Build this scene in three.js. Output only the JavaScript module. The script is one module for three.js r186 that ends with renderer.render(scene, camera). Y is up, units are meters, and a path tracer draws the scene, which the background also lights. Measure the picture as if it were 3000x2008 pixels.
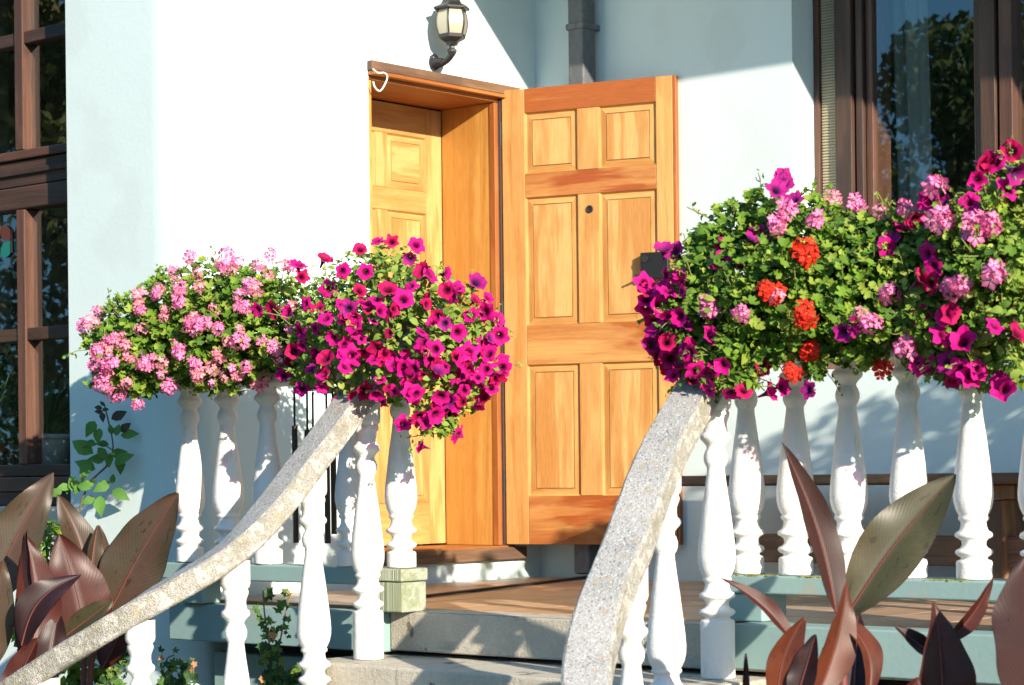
import * as THREE from 'three';
import { mergeGeometries } from 'three/addons/utils/BufferGeometryUtils.js';
import { RoundedBoxGeometry } from 'three/addons/geometries/RoundedBoxGeometry.js';

// ---------------------------------------------------------------- camera, sky, sun, exposure
const scene = new THREE.Scene();
const LENS = 6500, HORIZON = 1390, ROLL = 0.0113, EYE = 0.45;          // lens in pixels of a 3000 x 2008 frame
const camera = new THREE.PerspectiveCamera(2 * Math.atan(HORIZON / LENS) * 180 / Math.PI, 3000 / (2 * HORIZON), 0.1, 400);
camera.position.set(0, EYE, 0);
camera.rotation.z = -ROLL;
camera.setViewOffset(3000, 2 * HORIZON, 0, 0, 3000, 2008);             // a shifted lens keeps the verticals upright
camera.updateProjectionMatrix();
camera.focus = 7.7; camera.userData.fStop = 5.6;

const renderer = new THREE.WebGLRenderer({ antialias: true });
renderer.toneMapping = THREE.LinearToneMapping;
renderer.toneMappingExposure = 1.95;
renderer.shadowMap.enabled = true;

const SUN = new THREE.Vector3(0.496, 0.378, 0.954).normalize();
{
  const W = 512, H = 256, d = new Float32Array(W * H * 4), v = new THREE.Vector3();
  const mix = (a, b, t) => a + (b - a) * t;
  for (let j = 0; j < H; j++) for (let i = 0; i < W; i++) {
    const el = (j + 0.5) / H * Math.PI - Math.PI / 2, az = ((i + 0.5) / W - 0.5) * 2 * Math.PI;
    v.set(Math.cos(el) * Math.cos(az), Math.sin(el), Math.cos(el) * Math.sin(az));
    const h = Math.max(0, v.y), t = Math.pow(1 - h, 3.2), g = Math.max(0, v.dot(SUN)), k = (j * W + i) * 4;
    const glow = 0.2 * Math.pow(g, 6) + 0.5 * Math.pow(g, 40);
    d[k] = mix(0.055, 0.16, t) + glow * 1.0;
    d[k + 1] = mix(0.225, 0.375, t) + glow * 0.92;
    d[k + 2] = mix(0.47, 0.55, t) + glow * 0.75;
    d[k + 3] = 1;
  }
  const sky = new THREE.DataTexture(d, W, H, THREE.RGBAFormat, THREE.FloatType);
  sky.mapping = THREE.EquirectangularReflectionMapping;
  sky.magFilter = sky.minFilter = THREE.LinearFilter;
  sky.needsUpdate = true;
  scene.background = sky; scene.environment = sky;
}
const sun = new THREE.DirectionalLight(new THREE.Color().setRGB(1, 0.885, 0.72), 5);
sun.position.copy(SUN).multiplyScalar(30).add(new THREE.Vector3(0, 0, -8));
sun.target.position.set(0, 0, -8);
sun.castShadow = true; sun.shadow.mapSize.set(4096, 4096); sun.shadow.radius = 1;
Object.assign(sun.shadow.camera, { left: -14, right: 14, top: 12, bottom: -8, near: 1, far: 80 });
scene.add(sun, sun.target);

// ---------------------------------------------------------------- helpers
let seed = 20240611;
const rnd = () => { seed = (seed + 0x6D2B79F5) | 0; let t = Math.imul(seed ^ (seed >>> 15), 1 | seed); t = (t + Math.imul(t ^ (t >>> 7), 61 | t)) ^ t; return ((t ^ (t >>> 14)) >>> 0) / 4294967296; };
const rr = (a, b) => a + (b - a) * rnd();
const V = (x, y, z) => new THREE.Vector3(x, y, z);
// the house stands turned to the camera: x_h runs along the back wall, z_h along the door wall
const TURN = -Math.atan2(0.656, 0.755), CORNER = V(0.125, 0, -9.76), EX = 0.755, EZ = 0.656;
const H = (a, y, b) => V(CORNER.x + EX * a - EZ * b, y, CORNER.z + EZ * a + EX * b);
const pt = (u, v, D) => { const xc = (u - 1500) / LENS, yc = (HORIZON - v) / LENS; return V((xc + ROLL * yc) * D, EYE + (yc - ROLL * xc) * D, -D); };
const used = {};
const numbered = n => { used[n] = (used[n] || 0) + 1; return used[n] === 1 ? n : n + '_' + String(used[n] - 1).padStart(3, '0'); };
function tag(o, label, category, group) { o.userData.label = label; o.userData.category = category; if (group) o.userData.group = group; return o; }
function shade(o) { o.castShadow = true; o.receiveShadow = true; return o; }
function thing(name, label, category, pos = V(0, 0, 0), turn = 0, group) {
  const o = new THREE.Group(); o.name = numbered(name); o.position.copy(pos); o.rotation.y = turn; scene.add(o);
  return tag(o, label, category, group);
}
function part(name, geos, m, parent) {
  const list = (Array.isArray(geos) ? geos : [geos]);
  const g = list.length === 1 ? list[0] : mergeGeometries(list.map(q => q.index ? q.toNonIndexed() : q).map(clean));
  const o = shade(new THREE.Mesh(g, m)); o.name = name; parent.add(o); return o;
}
function clean(g) { for (const k of Object.keys(g.attributes)) if (!['position', 'normal', 'uv'].includes(k)) g.deleteAttribute(k); return g; }
// box between two corners, uv in metres, grain (v) along the longest side
function box(x0, x1, y0, y1, z0, z1, bevel = 0.003) {
  const w = x1 - x0, h = y1 - y0, d = z1 - z0, r = Math.min(bevel, w * 0.3, h * 0.3, d * 0.3);
  const g = r > 0.0008 ? new RoundedBoxGeometry(w, h, d, 1, r) : new THREE.BoxGeometry(w, h, d);
  g.translate((x0 + x1) / 2, (y0 + y1) / 2, (z0 + z1) / 2);
  return metres(g, w, h, d);
}
function metres(g, w, h, d) {
  const p = g.attributes.position, n = g.attributes.normal, uv = g.attributes.uv, ou = rr(0, 3), ov = rr(0, 3);
  for (let i = 0; i < p.count; i++) {
    const nx = Math.abs(n.getX(i)), ny = Math.abs(n.getY(i)), nz = Math.abs(n.getZ(i)), x = p.getX(i), y = p.getY(i), z = p.getZ(i);
    let s, t;
    if (h >= w && h >= d) { t = y; s = nz >= nx && nz >= ny ? x : nx >= ny ? z : x; }
    else if (w >= d) { t = x; s = nz >= nx && nz >= ny ? y : ny >= nx ? z : z; }
    else { t = z; s = nx >= nz && nx >= ny ? y : ny >= nz ? x : x; }
    uv.setXY(i, s + ou, t + ov);
  }
  return g;
}
function tube(pts, r, seg = 24, rad = 6) { return new THREE.TubeGeometry(new THREE.CatmullRomCurve3(pts), seg, r, rad); }
function cyl(r0, r1, p, q, n = 10) {   // tapered cylinder from p to q
  const d = q.clone().sub(p), g = new THREE.CylinderGeometry(r1, r0, d.length(), n);
  g.applyQuaternion(new THREE.Quaternion().setFromUnitVectors(V(0, 1, 0), d.clone().normalize()));
  return g.translate((p.x + q.x) / 2, (p.y + q.y) / 2, (p.z + q.z) / 2);
}
// tiling value noise
function noiseGrid(n, s) { const a = new Float32Array(n * n); let k = s * 7919 + 13; for (let i = 0; i < n * n; i++) { k = (Math.imul(k, 1664525) + 1013904223) | 0; a[i] = (k >>> 8) / 16777216; } return a; }
const grids = {};
function tnoise(x, y, nx, ny, s) {     // x, y in 0..1, periodic, nx x ny cells
  const key = s; const g = grids[key] || (grids[key] = noiseGrid(256, s));
  const fx = x * nx, fy = y * ny, ix = Math.floor(fx), iy = Math.floor(fy); let tx = fx - ix, ty = fy - iy;
  tx = tx * tx * (3 - 2 * tx); ty = ty * ty * (3 - 2 * ty);
  const at = (i, j) => g[(((j % ny) + ny) % ny % 256) * 256 + (((i % nx) + nx) % nx % 256)];
  return (at(ix, iy) * (1 - tx) + at(ix + 1, iy) * tx) * (1 - ty) + (at(ix, iy + 1) * (1 - tx) + at(ix + 1, iy + 1) * tx) * ty;
}
const fbm = (x, y, n, s, o = 4) => { let v = 0, a = 0.5, t = 0; for (let i = 0; i < o; i++) { v += a * tnoise(x, y, n << i, n << i, s + i); t += a; a *= 0.5; } return v / t; };
const toS = c => c <= 0.0031308 ? 12.92 * c : 1.055 * Math.pow(c, 1 / 2.4) - 0.055;
function tex(w, h, fn, sizeU, sizeV, srgb = true) {   // fn(x, y) -> [r, g, b] linear (or grey) in 0..1
  const d = new Uint8Array(w * h * 4);
  for (let j = 0; j < h; j++) for (let i = 0; i < w; i++) {
    const c = fn((i + 0.5) / w, (j + 0.5) / h), k = (j * w + i) * 4;
    for (let q = 0; q < 3; q++) { const x = Math.min(1, Math.max(0, c.length ? c[q] : c)); d[k + q] = Math.round(255 * (srgb ? toS(x) : x)); }
    d[k + 3] = 255;
  }
  const t = new THREE.DataTexture(d, w, h, THREE.RGBAFormat);
  t.wrapS = t.wrapT = THREE.RepeatWrapping; t.magFilter = THREE.LinearFilter; t.minFilter = THREE.LinearMipmapLinearFilter; t.generateMipmaps = true;
  if (srgb) t.colorSpace = THREE.SRGBColorSpace;
  t.repeat.set(1 / sizeU, 1 / sizeV); t.needsUpdate = true; return t;
}
const lerp3 = (a, b, t) => [a[0] + (b[0] - a[0]) * t, a[1] + (b[1] - a[1]) * t, a[2] + (b[2] - a[2]) * t];
const mul3 = (a, k) => [a[0] * k, a[1] * k, a[2] * k];
const sstep = (a, b, x) => { const t = Math.min(1, Math.max(0, (x - a) / (b - a))); return t * t * (3 - 2 * t); };
const mat = (o) => new THREE.MeshStandardMaterial(o);
const lin = (r, g, b) => new THREE.Color().setRGB(r, g, b);

// ---------------------------------------------------------------- materials
const plasterMap = tex(512, 512, (x, y) => lerp3(mul3([0.635, 0.742, 0.742], 0.94 + 0.1 * fbm(x, y, 4, 3, 5) + 0.02 * (tnoise(x, y, 128, 128, 9) - 0.5)), [0.54, 0.59, 0.585], 0.3 * sstep(0.6, 0.74, fbm(x, y, 5, 13, 5))), 1.7, 1.7);
const plasterBump = tex(512, 512, (x, y) => 0.75 * fbm(x, y, 5, 21, 6) + 0.25 * tnoise(x, y, 140, 140, 33), 1.4, 1.4, false);
const M = {};
M.plaster = mat({ map: plasterMap, bumpMap: plasterBump, bumpScale: 0.0008, roughness: 0.85 });
function woodTex(light, dark, stain, amount, s, streak = 0) {
  return tex(512, 1024, (x, y) => {
    const warp = 0.08 * (tnoise(x, y, 3, 3, s + 5) - 0.5);
    const grain = tnoise(x + warp, y, 60, 5, s) * 0.5 + tnoise(x + warp * 0.6, y, 150, 9, s + 1) * 0.3 + tnoise(x + warp, y, 16, 2, s + 2) * 0.5;
    const fig = Math.sin((x + warp * 2 + 0.03 * Math.sin(y * 6.283)) * 6.283 * 9 + 3 * tnoise(x, y, 4, 3, s + 7)) * 0.5 + 0.5;
    let c = lerp3(dark, light, sstep(0.2, 1.0, grain * 0.85 + fig * 0.18));
    const st = fbm(x + 0.02 * grain, y, 3, s + 11, 5);
    c = lerp3(c, stain, amount * sstep(0.46, 0.58, st + 0.12 * (grain - 0.6)));
    if (streak) { const k = 0.55 * tnoise(x + warp, y, 11, 2, s + 20) + 0.3 * tnoise(x + warp, y, 26, 4, s + 21) + 0.15 * tnoise(x, y, 70, 12, s + 22); c = lerp3(c, mul3(light, 1.12), streak * sstep(0.5, 0.62, k)); c = lerp3(c, stain, streak * 0.8 * sstep(0.5, 0.34, k)); }
    const fine = tnoise(x, y, 220, 40, s + 3);
    return mul3(c, 0.9 + 0.18 * fine);
  }, 0.6, 1.2);
}
const woodBump = tex(512, 512, (x, y) => 0.6 * tnoise(x, y, 120, 6, 71) + 0.4 * tnoise(x, y, 250, 30, 72), 0.4, 0.8, false);
M.doorWood = mat({ map: woodTex([0.55, 0.315, 0.105], [0.43, 0.205, 0.05], [0.38, 0.13, 0.022], 0.35, 41, 0.25), bumpMap: woodBump, bumpScale: 0.0006, roughness: 0.55 });
M.doorWorn = mat({ map: woodTex([0.5, 0.26, 0.08], [0.4, 0.165, 0.038], [0.31, 0.075, 0.01], 0.95, 141, 0.45), bumpMap: woodBump, bumpScale: 0.0006, roughness: 0.5 });
M.doorRed = mat({ map: woodTex([0.46, 0.215, 0.06], [0.36, 0.125, 0.028], [0.29, 0.06, 0.008], 0.95, 163, 0.5), bumpMap: woodBump, bumpScale: 0.0006, roughness: 0.5 });
M.panelWood = mat({ map: woodTex([0.56, 0.335, 0.125], [0.45, 0.23, 0.062], [0.39, 0.15, 0.026], 0.4, 241, 0.6), bumpMap: woodBump, bumpScale: 0.0006, roughness: 0.55 });
M.liningWood = mat({ map: woodTex([0.6, 0.33, 0.085], [0.46, 0.21, 0.04], [0.42, 0.16, 0.02], 0.4, 341), bumpMap: woodBump, bumpScale: 0.0005, roughness: 0.45 });
M.redWood = mat({ map: woodTex([0.4, 0.15, 0.035], [0.28, 0.085, 0.016], [0.24, 0.06, 0.01], 0.5, 441), roughness: 0.5 });
M.oldWood = mat({ map: woodTex([0.22, 0.12, 0.06], [0.11, 0.055, 0.028], [0.07, 0.04, 0.03], 0.6, 541), bumpMap: woodBump, bumpScale: 0.001, roughness: 0.7 });
M.frameWood = mat({ map: woodTex([0.085, 0.043, 0.029], [0.048, 0.025, 0.018], [0.028, 0.017, 0.014], 0.6, 641), bumpMap: woodBump, bumpScale: 0.0008, roughness: 0.55 });
M.frameRed = mat({ map: woodTex([0.14, 0.062, 0.038], [0.085, 0.038, 0.025], [0.05, 0.027, 0.02], 0.6, 741), bumpMap: woodBump, bumpScale: 0.0008, roughness: 0.5 });
M.benchWood = mat({ map: woodTex([0.26, 0.14, 0.075], [0.15, 0.075, 0.04], [0.09, 0.05, 0.03], 0.8, 841), bumpMap: woodBump, bumpScale: 0.0012, roughness: 0.7 });
const whiteMap = tex(512, 512, (x, y) => {
  const g = fbm(x, y, 5, 51, 5), sp = tnoise(x, y, 120, 120, 52);
  const drip = tnoise(x, y, 36, 5, 57) * 0.6 + tnoise(x, y, 80, 9, 58) * 0.4;
  return mul3(lerp3([0.79, 0.775, 0.755], [0.52, 0.5, 0.45], 0.55 * sstep(0.56, 0.74, g) * sstep(0.45, 0.7, drip)), sp > 0.975 ? 0.55 : 1);
}, 0.5, 0.5);
const whiteBump = tex(512, 512, (x, y) => 0.7 * fbm(x, y, 12, 55, 4) + 0.3 * tnoise(x, y, 140, 140, 56), 0.35, 0.35, false);
M.white = mat({ map: whiteMap, bumpMap: whiteBump, bumpScale: 0.0025, roughness: 0.55 });
const tealMap = tex(512, 512, (x, y) => {
  const g = fbm(x, y, 4, 61, 5), s = fbm(x, y, 9, 64, 4);
  return lerp3(mul3([0.245, 0.37, 0.36], 0.86 + 0.24 * g), [0.33, 0.33, 0.26], 0.65 * sstep(0.62, 0.75, s));
}, 0.8, 0.8);
M.teal = mat({ map: tealMap, bumpMap: plasterBump, bumpScale: 0.0012, roughness: 0.7 });
const graniteMap = tex(1024, 1024, (x, y) => {
  const sp = tnoise(x, y, 200, 200, 81), sp2 = tnoise(x, y, 130, 130, 82), g = fbm(x, y, 6, 83, 4), li = fbm(x, y, 22, 84, 3);
  let c = mul3([0.42, 0.4, 0.375], 0.72 + 0.5 * sp * 0.8 + 0.25 * (g - 0.5));
  if (sp2 > 0.8) c = mul3(c, 0.5); if (sp2 < 0.14) c = [0.66, 0.64, 0.6];
  c = lerp3(c, [0.38, 0.3, 0.19], 0.55 * sstep(0.66, 0.76, li));
  return c;
}, 0.45, 0.45);
const graniteBump = tex(512, 512, (x, y) => 0.5 * tnoise(x, y, 200, 200, 91) + 0.5 * fbm(x, y, 30, 92, 3), 0.3, 0.3, false);
M.granite = mat({ map: graniteMap, bumpMap: graniteBump, bumpScale: 0.004, roughness: 0.85 });
const lichenMap = tex(1024, 1024, (x, y) => {
  const sp = tnoise(x, y, 190, 190, 181), g = fbm(x, y, 10, 183, 4), li = fbm(x, y, 26, 184, 3), ye = fbm(x, y, 15, 188, 3);
  let c = mul3([0.41, 0.385, 0.34], 0.62 + 0.6 * sp);
  c = lerp3(c, [0.27, 0.25, 0.19], 0.6 * sstep(0.52, 0.66, g));
  c = lerp3(c, [0.58, 0.55, 0.49], 0.7 * sstep(0.6, 0.68, li));
  return lerp3(c, [0.42, 0.36, 0.16], 0.4 * sstep(0.7, 0.78, ye));
}, 0.5, 0.5);
M.lichen = mat({ map: lichenMap, bumpMap: graniteBump, bumpScale: 0.007, roughness: 0.95 });
const concreteMap = tex(1024, 1024, (x, y) => {
  const g = fbm(x, y, 4, 101, 5), sp = tnoise(x, y, 180, 180, 102), st = tnoise(x, y, 40, 4, 103) * 0.6 + tnoise(x, y, 90, 8, 104) * 0.4, b = fbm(x, y, 14, 106, 4);
  let c = mul3([0.57, 0.515, 0.42], 0.72 + 0.42 * g + 0.14 * (sp - 0.5));
  c = lerp3(c, [0.16, 0.16, 0.14], 0.55 * sstep(0.55, 0.85, st) * sstep(0.42, 0.6, g));
  return lerp3(c, [0.05, 0.05, 0.045], 0.75 * sstep(0.7, 0.76, b));
}, 0.9, 0.9);
M.concrete = mat({ map: concreteMap, bumpMap: graniteBump, bumpScale: 0.006, roughness: 0.9 });
M.mossConcrete = mat({ map: tex(512, 512, (x, y) => { const g = fbm(x, y, 6, 111, 5), h = fbm(x, y, 12, 113, 4); return lerp3(lerp3(mul3([0.42, 0.45, 0.35], 0.75 + 0.4 * g), [0.37, 0.39, 0.29], 0.7 * sstep(0.45, 0.7, h)), [0.2, 0.24, 0.1], 0.6 * sstep(0.55, 0.75, g)); }, 0.25, 0.25), bumpMap: graniteBump, bumpScale: 0.006, roughness: 0.95 });
const tileMats = [0, 1, 2].map(i => mat({ map: tex(256, 256, (x, y) => mul3([[0.42, 0.26, 0.155], [0.46, 0.3, 0.19], [0.37, 0.225, 0.14]][i], 0.8 + 0.4 * fbm(x, y, 6, 121 + i * 10, 4)), 0.4, 0.4), roughness: 0.38 }));
M.black = mat({ color: lin(0.014, 0.014, 0.016), roughness: 0.45, metalness: 0.3 });
M.rubber = mat({ color: lin(0.012, 0.012, 0.013), roughness: 0.6 });
M.lampIron = mat({ color: lin(0.022, 0.02, 0.022), roughness: 0.42, metalness: 0.2 });
M.lampGlass = new THREE.MeshPhysicalMaterial({ color: lin(0.55, 0.5, 0.38), roughness: 0.3, transmission: 0.3, thickness: 0, clearcoat: 0.6, clearcoatRoughness: 0.2 });
M.zinc = mat({ map: tex(256, 512, (x, y) => { const g = fbm(x, y, 8, 131, 4), s = tnoise(x, y, 60, 60, 132); return mul3([0.13, 0.14, 0.15], 0.7 + 0.5 * g + 0.3 * (s - 0.5)); }, 0.2, 0.4), roughness: 0.65, metalness: 0.15 });
M.moss = mat({ color: lin(0.22, 0.2, 0.03), roughness: 1 });
M.cord = mat({ color: lin(0.75, 0.73, 0.7), roughness: 0.6 });
M.chime = mat({ color: lin(0.05, 0.035, 0.03), roughness: 0.35, metalness: 0.6 });
M.chrome = mat({ color: lin(0.7, 0.7, 0.7), roughness: 0.2, metalness: 1 });
M.glass = new THREE.MeshPhysicalMaterial({ color: lin(0.93, 0.97, 0.95), roughness: 0.0, transmission: 1, thickness: 0, ior: 2.3 });
M.room = mat({ color: lin(0.22, 0.2, 0.17), roughness: 0.9 });
M.curtain = new THREE.MeshPhysicalMaterial({ color: lin(0.5, 0.55, 0.52), roughness: 1, transmission: 0.4, thickness: 0, side: THREE.DoubleSide });
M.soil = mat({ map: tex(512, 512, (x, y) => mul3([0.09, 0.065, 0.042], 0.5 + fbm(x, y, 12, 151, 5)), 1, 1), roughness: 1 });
M.grass = mat({ map: tex(512, 512, (x, y) => lerp3([0.05, 0.085, 0.025], [0.11, 0.1, 0.05], sstep(0.45, 0.7, fbm(x, y, 6, 161, 6))), 3, 3), roughness: 1 });
M.sillStone = mat({ map: concreteMap, roughness: 0.8, color: lin(1.0, 1.0, 1.0) });
M.boxPlastic = mat({ color: lin(0.3, 0.13, 0.07), roughness: 0.7 });
M.shutter = mat({ map: tex(256, 256, (x, y) => mul3([0.42, 0.36, 0.25], 0.75 + 0.4 * fbm(x, y, 8, 171, 4)), 0.2, 0.2), roughness: 0.8 });
M.stickerGreen = mat({ color: lin(0.01, 0.16, 0.13), roughness: 0.5 });
M.stickerBrown = mat({ color: lin(0.1, 0.03, 0.02), roughness: 0.5 });

// ---------------------------------------------------------------- ground
{
  const g = new THREE.PlaneGeometry(240, 240, 1, 1); g.rotateX(-Math.PI / 2);
  for (let i = 0; i < g.attributes.uv.count; i++) g.attributes.uv.setXY(i, g.attributes.position.getX(i), g.attributes.position.getZ(i));
  const o = shade(new THREE.Mesh(g, M.grass)); o.name = 'ground'; o.position.set(0, -1.07, 0); o.userData.kind = 'structure'; o.userData.label = 'grass ground around the house'; scene.add(o);
  const s = new THREE.PlaneGeometry(9, 3); s.rotateX(-Math.PI / 2);
  for (let i = 0; i < s.attributes.uv.count; i++) s.attributes.uv.setXY(i, s.attributes.position.getX(i), s.attributes.position.getZ(i));
  const q = shade(new THREE.Mesh(s, M.soil)); q.name = 'flower_bed'; q.position.copy(H(0.4, -1.06, 2.9)); q.rotation.y = TURN; q.userData.kind = 'structure'; q.userData.label = 'dark garden soil in front of the porch'; scene.add(q);
}

// ---------------------------------------------------------------- house
const house = thing('house', 'pale blue plastered house with rounded corner and recessed porch entrance', 'house', CORNER, TURN);
const RC = 0.22, RB = 0.1, DOOR_B0 = 0.25, DOOR_B1 = 1.05, DOOR_Y0 = 0.1, DOOR_Y1 = 2.1, TOP = 3.7, LOW = -1.1, TH = 0.34;
function wallPanel(shape, depth, matrix) { const g = new THREE.ExtrudeGeometry(shape, { depth, bevelEnabled: false }); g.applyMatrix4(matrix); return g; }
const rectShape = (x0, x1, y0, y1, holes = []) => {
  const s = new THREE.Shape([new THREE.Vector2(x0, y0), new THREE.Vector2(x1, y0), new THREE.Vector2(x1, y1), new THREE.Vector2(x0, y1)]);
  for (const [a, b, c, d] of holes) s.holes.push(new THREE.Path([new THREE.Vector2(a, c), new THREE.Vector2(a, d), new THREE.Vector2(b, d), new THREE.Vector2(b, c)]));
  return s;
};
{
  // door wall: plane x = 0, seen from +x; shape x runs along -z
  const rotY = new THREE.Matrix4().makeRotationY(Math.PI / 2);                 // (sx, y, d) -> (d, y, -sx)
  const doorWall = wallPanel(rectShape(-(2 - RB), 0, LOW, TOP, [[-DOOR_B1, -DOOR_B0, DOOR_Y0, DOOR_Y1 + 0.025]]), TH, new THREE.Matrix4().makeTranslation(-TH, 0, 0).multiply(rotY));
  // back wall: plane z = 0
  const backWall = wallPanel(rectShape(-TH, 6, LOW, TOP, [[1.345, 3.6, 0.85, 2.6]]), TH, new THREE.Matrix4().makeTranslation(0, 0, -TH));
  // left front: plane z = 2
  const leftWall = wallPanel(rectShape(-4.4, -RC, LOW, TOP, [[-2.5, -0.73, 0.34, 2.75]]), TH, new THREE.Matrix4().makeTranslation(0, 0, 2 - TH));
  // rounded corner
  const cs = new THREE.Shape(); cs.moveTo(-RC, -(2 - RB)); cs.lineTo(-RC, -2); cs.absellipse(-RC, -(2 - RB), RC, RB, -Math.PI / 2, 0, false, 0); cs.closePath();
  const corner = new THREE.ExtrudeGeometry(cs, { depth: TOP - LOW, bevelEnabled: false, curveSegments: 32 }); corner.rotateX(-Math.PI / 2); corner.translate(0, LOW, 0);
  { const p = corner.attributes.position, n = corner.attributes.normal, uv = corner.attributes.uv;
    for (let i = 0; i < p.count; i++) { const dx = (p.getX(i) + RC) / RC, dz = (p.getZ(i) - (2 - RB)) / RB, L = Math.hypot(dx, dz); if (Math.abs(n.getY(i)) < 0.5 && L > 0.98 && dx > -1e-4 && dz > -1e-4) { const k = Math.hypot(dx / RC, dz / RB); n.setXYZ(i, dx / RC / k, 0, dz / RB / k); uv.setXY(i, p.getX(i) - p.getZ(i) + 2, p.getY(i)); } } }
  const w1 = part('wall', doorWall, M.plaster, house); w1.userData.label = 'sunlit plaster wall around the doorway';
  const w2 = part('wall', backWall, M.plaster, house); w2.userData.label = 'plaster wall behind the open door';
  const w3 = part('wall', leftWall, M.plaster, house); w3.userData.label = 'plaster wall beside the left window';
  part('wall_corner', corner, M.plaster, house);
  part('balcony_slab', box(-0.05, 6, 2.9, 3.1, 0.003, 0.86, 0.01), M.plaster, house);
  part('roof', [box(-4.4, 6.4, TOP, TOP + 0.15, -4.6, 0.25), box(-4.4, 0.12, TOP, TOP + 0.15, 0.252, 2.15)], M.redWood, house);
  part('outer_wall', [box(-4.6, -4.4, LOW, TOP, -4.6, 2.0), box(-4.398, 6.2, LOW, TOP, -4.6, -4.4), box(6.002, 6.2, LOW, TOP, -4.398, 0)], M.plaster, house);
  part('interior_floor', [box(-4.39, 5.99, -0.12, -0.06, -4.39, -TH - 0.002, 0), box(-4.39, -TH - 0.002, -0.12, -0.06, -TH, 1.655, 0)], M.room, house);
  part('interior_wall', [box(-4.39, -1.0, -0.05, TOP - 0.01, -0.5, -0.42, 0), box(-0.62, -0.56, -0.05, TOP - 0.01, -0.4, 1.65, 0), box(0.6, 0.66, -0.05, TOP - 0.01, -4.39, -0.345, 0), box(0.67, 5.99, -0.05, TOP - 0.01, -2.6, -2.52, 0)], M.room, house);
}
// door frame: lintel, lining and sill of the doorway
{
  const f = part('door_frame', [box(-0.3, 0.012, DOOR_Y1 - 0.004, DOOR_Y1 + 0.022, DOOR_B0 + 0.002, DOOR_B1 - 0.002)], M.oldWood, house);
  part('lintel_board', box(0.002, 0.03, DOOR_Y1 - 0.012, DOOR_Y1 + 0.028, 0.14, DOOR_B1 + 0.008, 0.004), M.oldWood, f);
  part('lintel_bead', box(0.004, 0.038, DOOR_Y1 - 0.03, DOOR_Y1 - 0.014, DOOR_B0 - 0.005, DOOR_B1 + 0.004, 0.004), M.redWood, f);
  part('soffit', box(-0.318, 0.0, DOOR_Y1 - 0.045, DOOR_Y1 - 0.006, DOOR_B0 + 0.002, DOOR_B1 - 0.002, 0.002), M.redWood, f);
  part('lining_board', box(-0.316, -0.242, DOOR_Y0 + 0.045, DOOR_Y1 - 0.047, DOOR_B0 + 0.002, DOOR_B0 + 0.022, 0.0008), M.liningWood, f);
  part('lining_board', box(-0.2415, -0.034, DOOR_Y0 + 0.045, DOOR_Y1 - 0.047, DOOR_B0 + 0.002, DOOR_B0 + 0.022, 0.0008), M.liningWood, f);
  part('lining_edge', box(-0.033, -0.004, DOOR_Y0 + 0.045, DOOR_Y1 - 0.047, DOOR_B0 + 0.002, DOOR_B0 + 0.027, 0.002), M.redWood, f);
  part('frame_post', box(0.002, 0.009, DOOR_Y0 + 0.045, DOOR_Y1 - 0.032, DOOR_B0 - 0.1, DOOR_B0 + 0.006, 0.001), M.frameWood, f);
  part('jamb_board', box(-0.316, -0.004, DOOR_Y0 + 0.045, DOOR_Y1 - 0.047, DOOR_B1 - 0.022, DOOR_B1 - 0.002, 0.002), M.liningWood, f);
  const t = part('threshold', box(-0.33, 0.012, DOOR_Y0 + 0.003, DOOR_Y0 + 0.043, DOOR_B0 - 0.06, DOOR_B1 + 0.02, 0.004), M.redWood, f);
  part('threshold_bar', box(0.014, 0.03, DOOR_Y0 - 0.018, DOOR_Y0 + 0.036, DOOR_B0 - 0.12, DOOR_B1 + 0.02, 0.004), M.oldWood, f);
}
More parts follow.
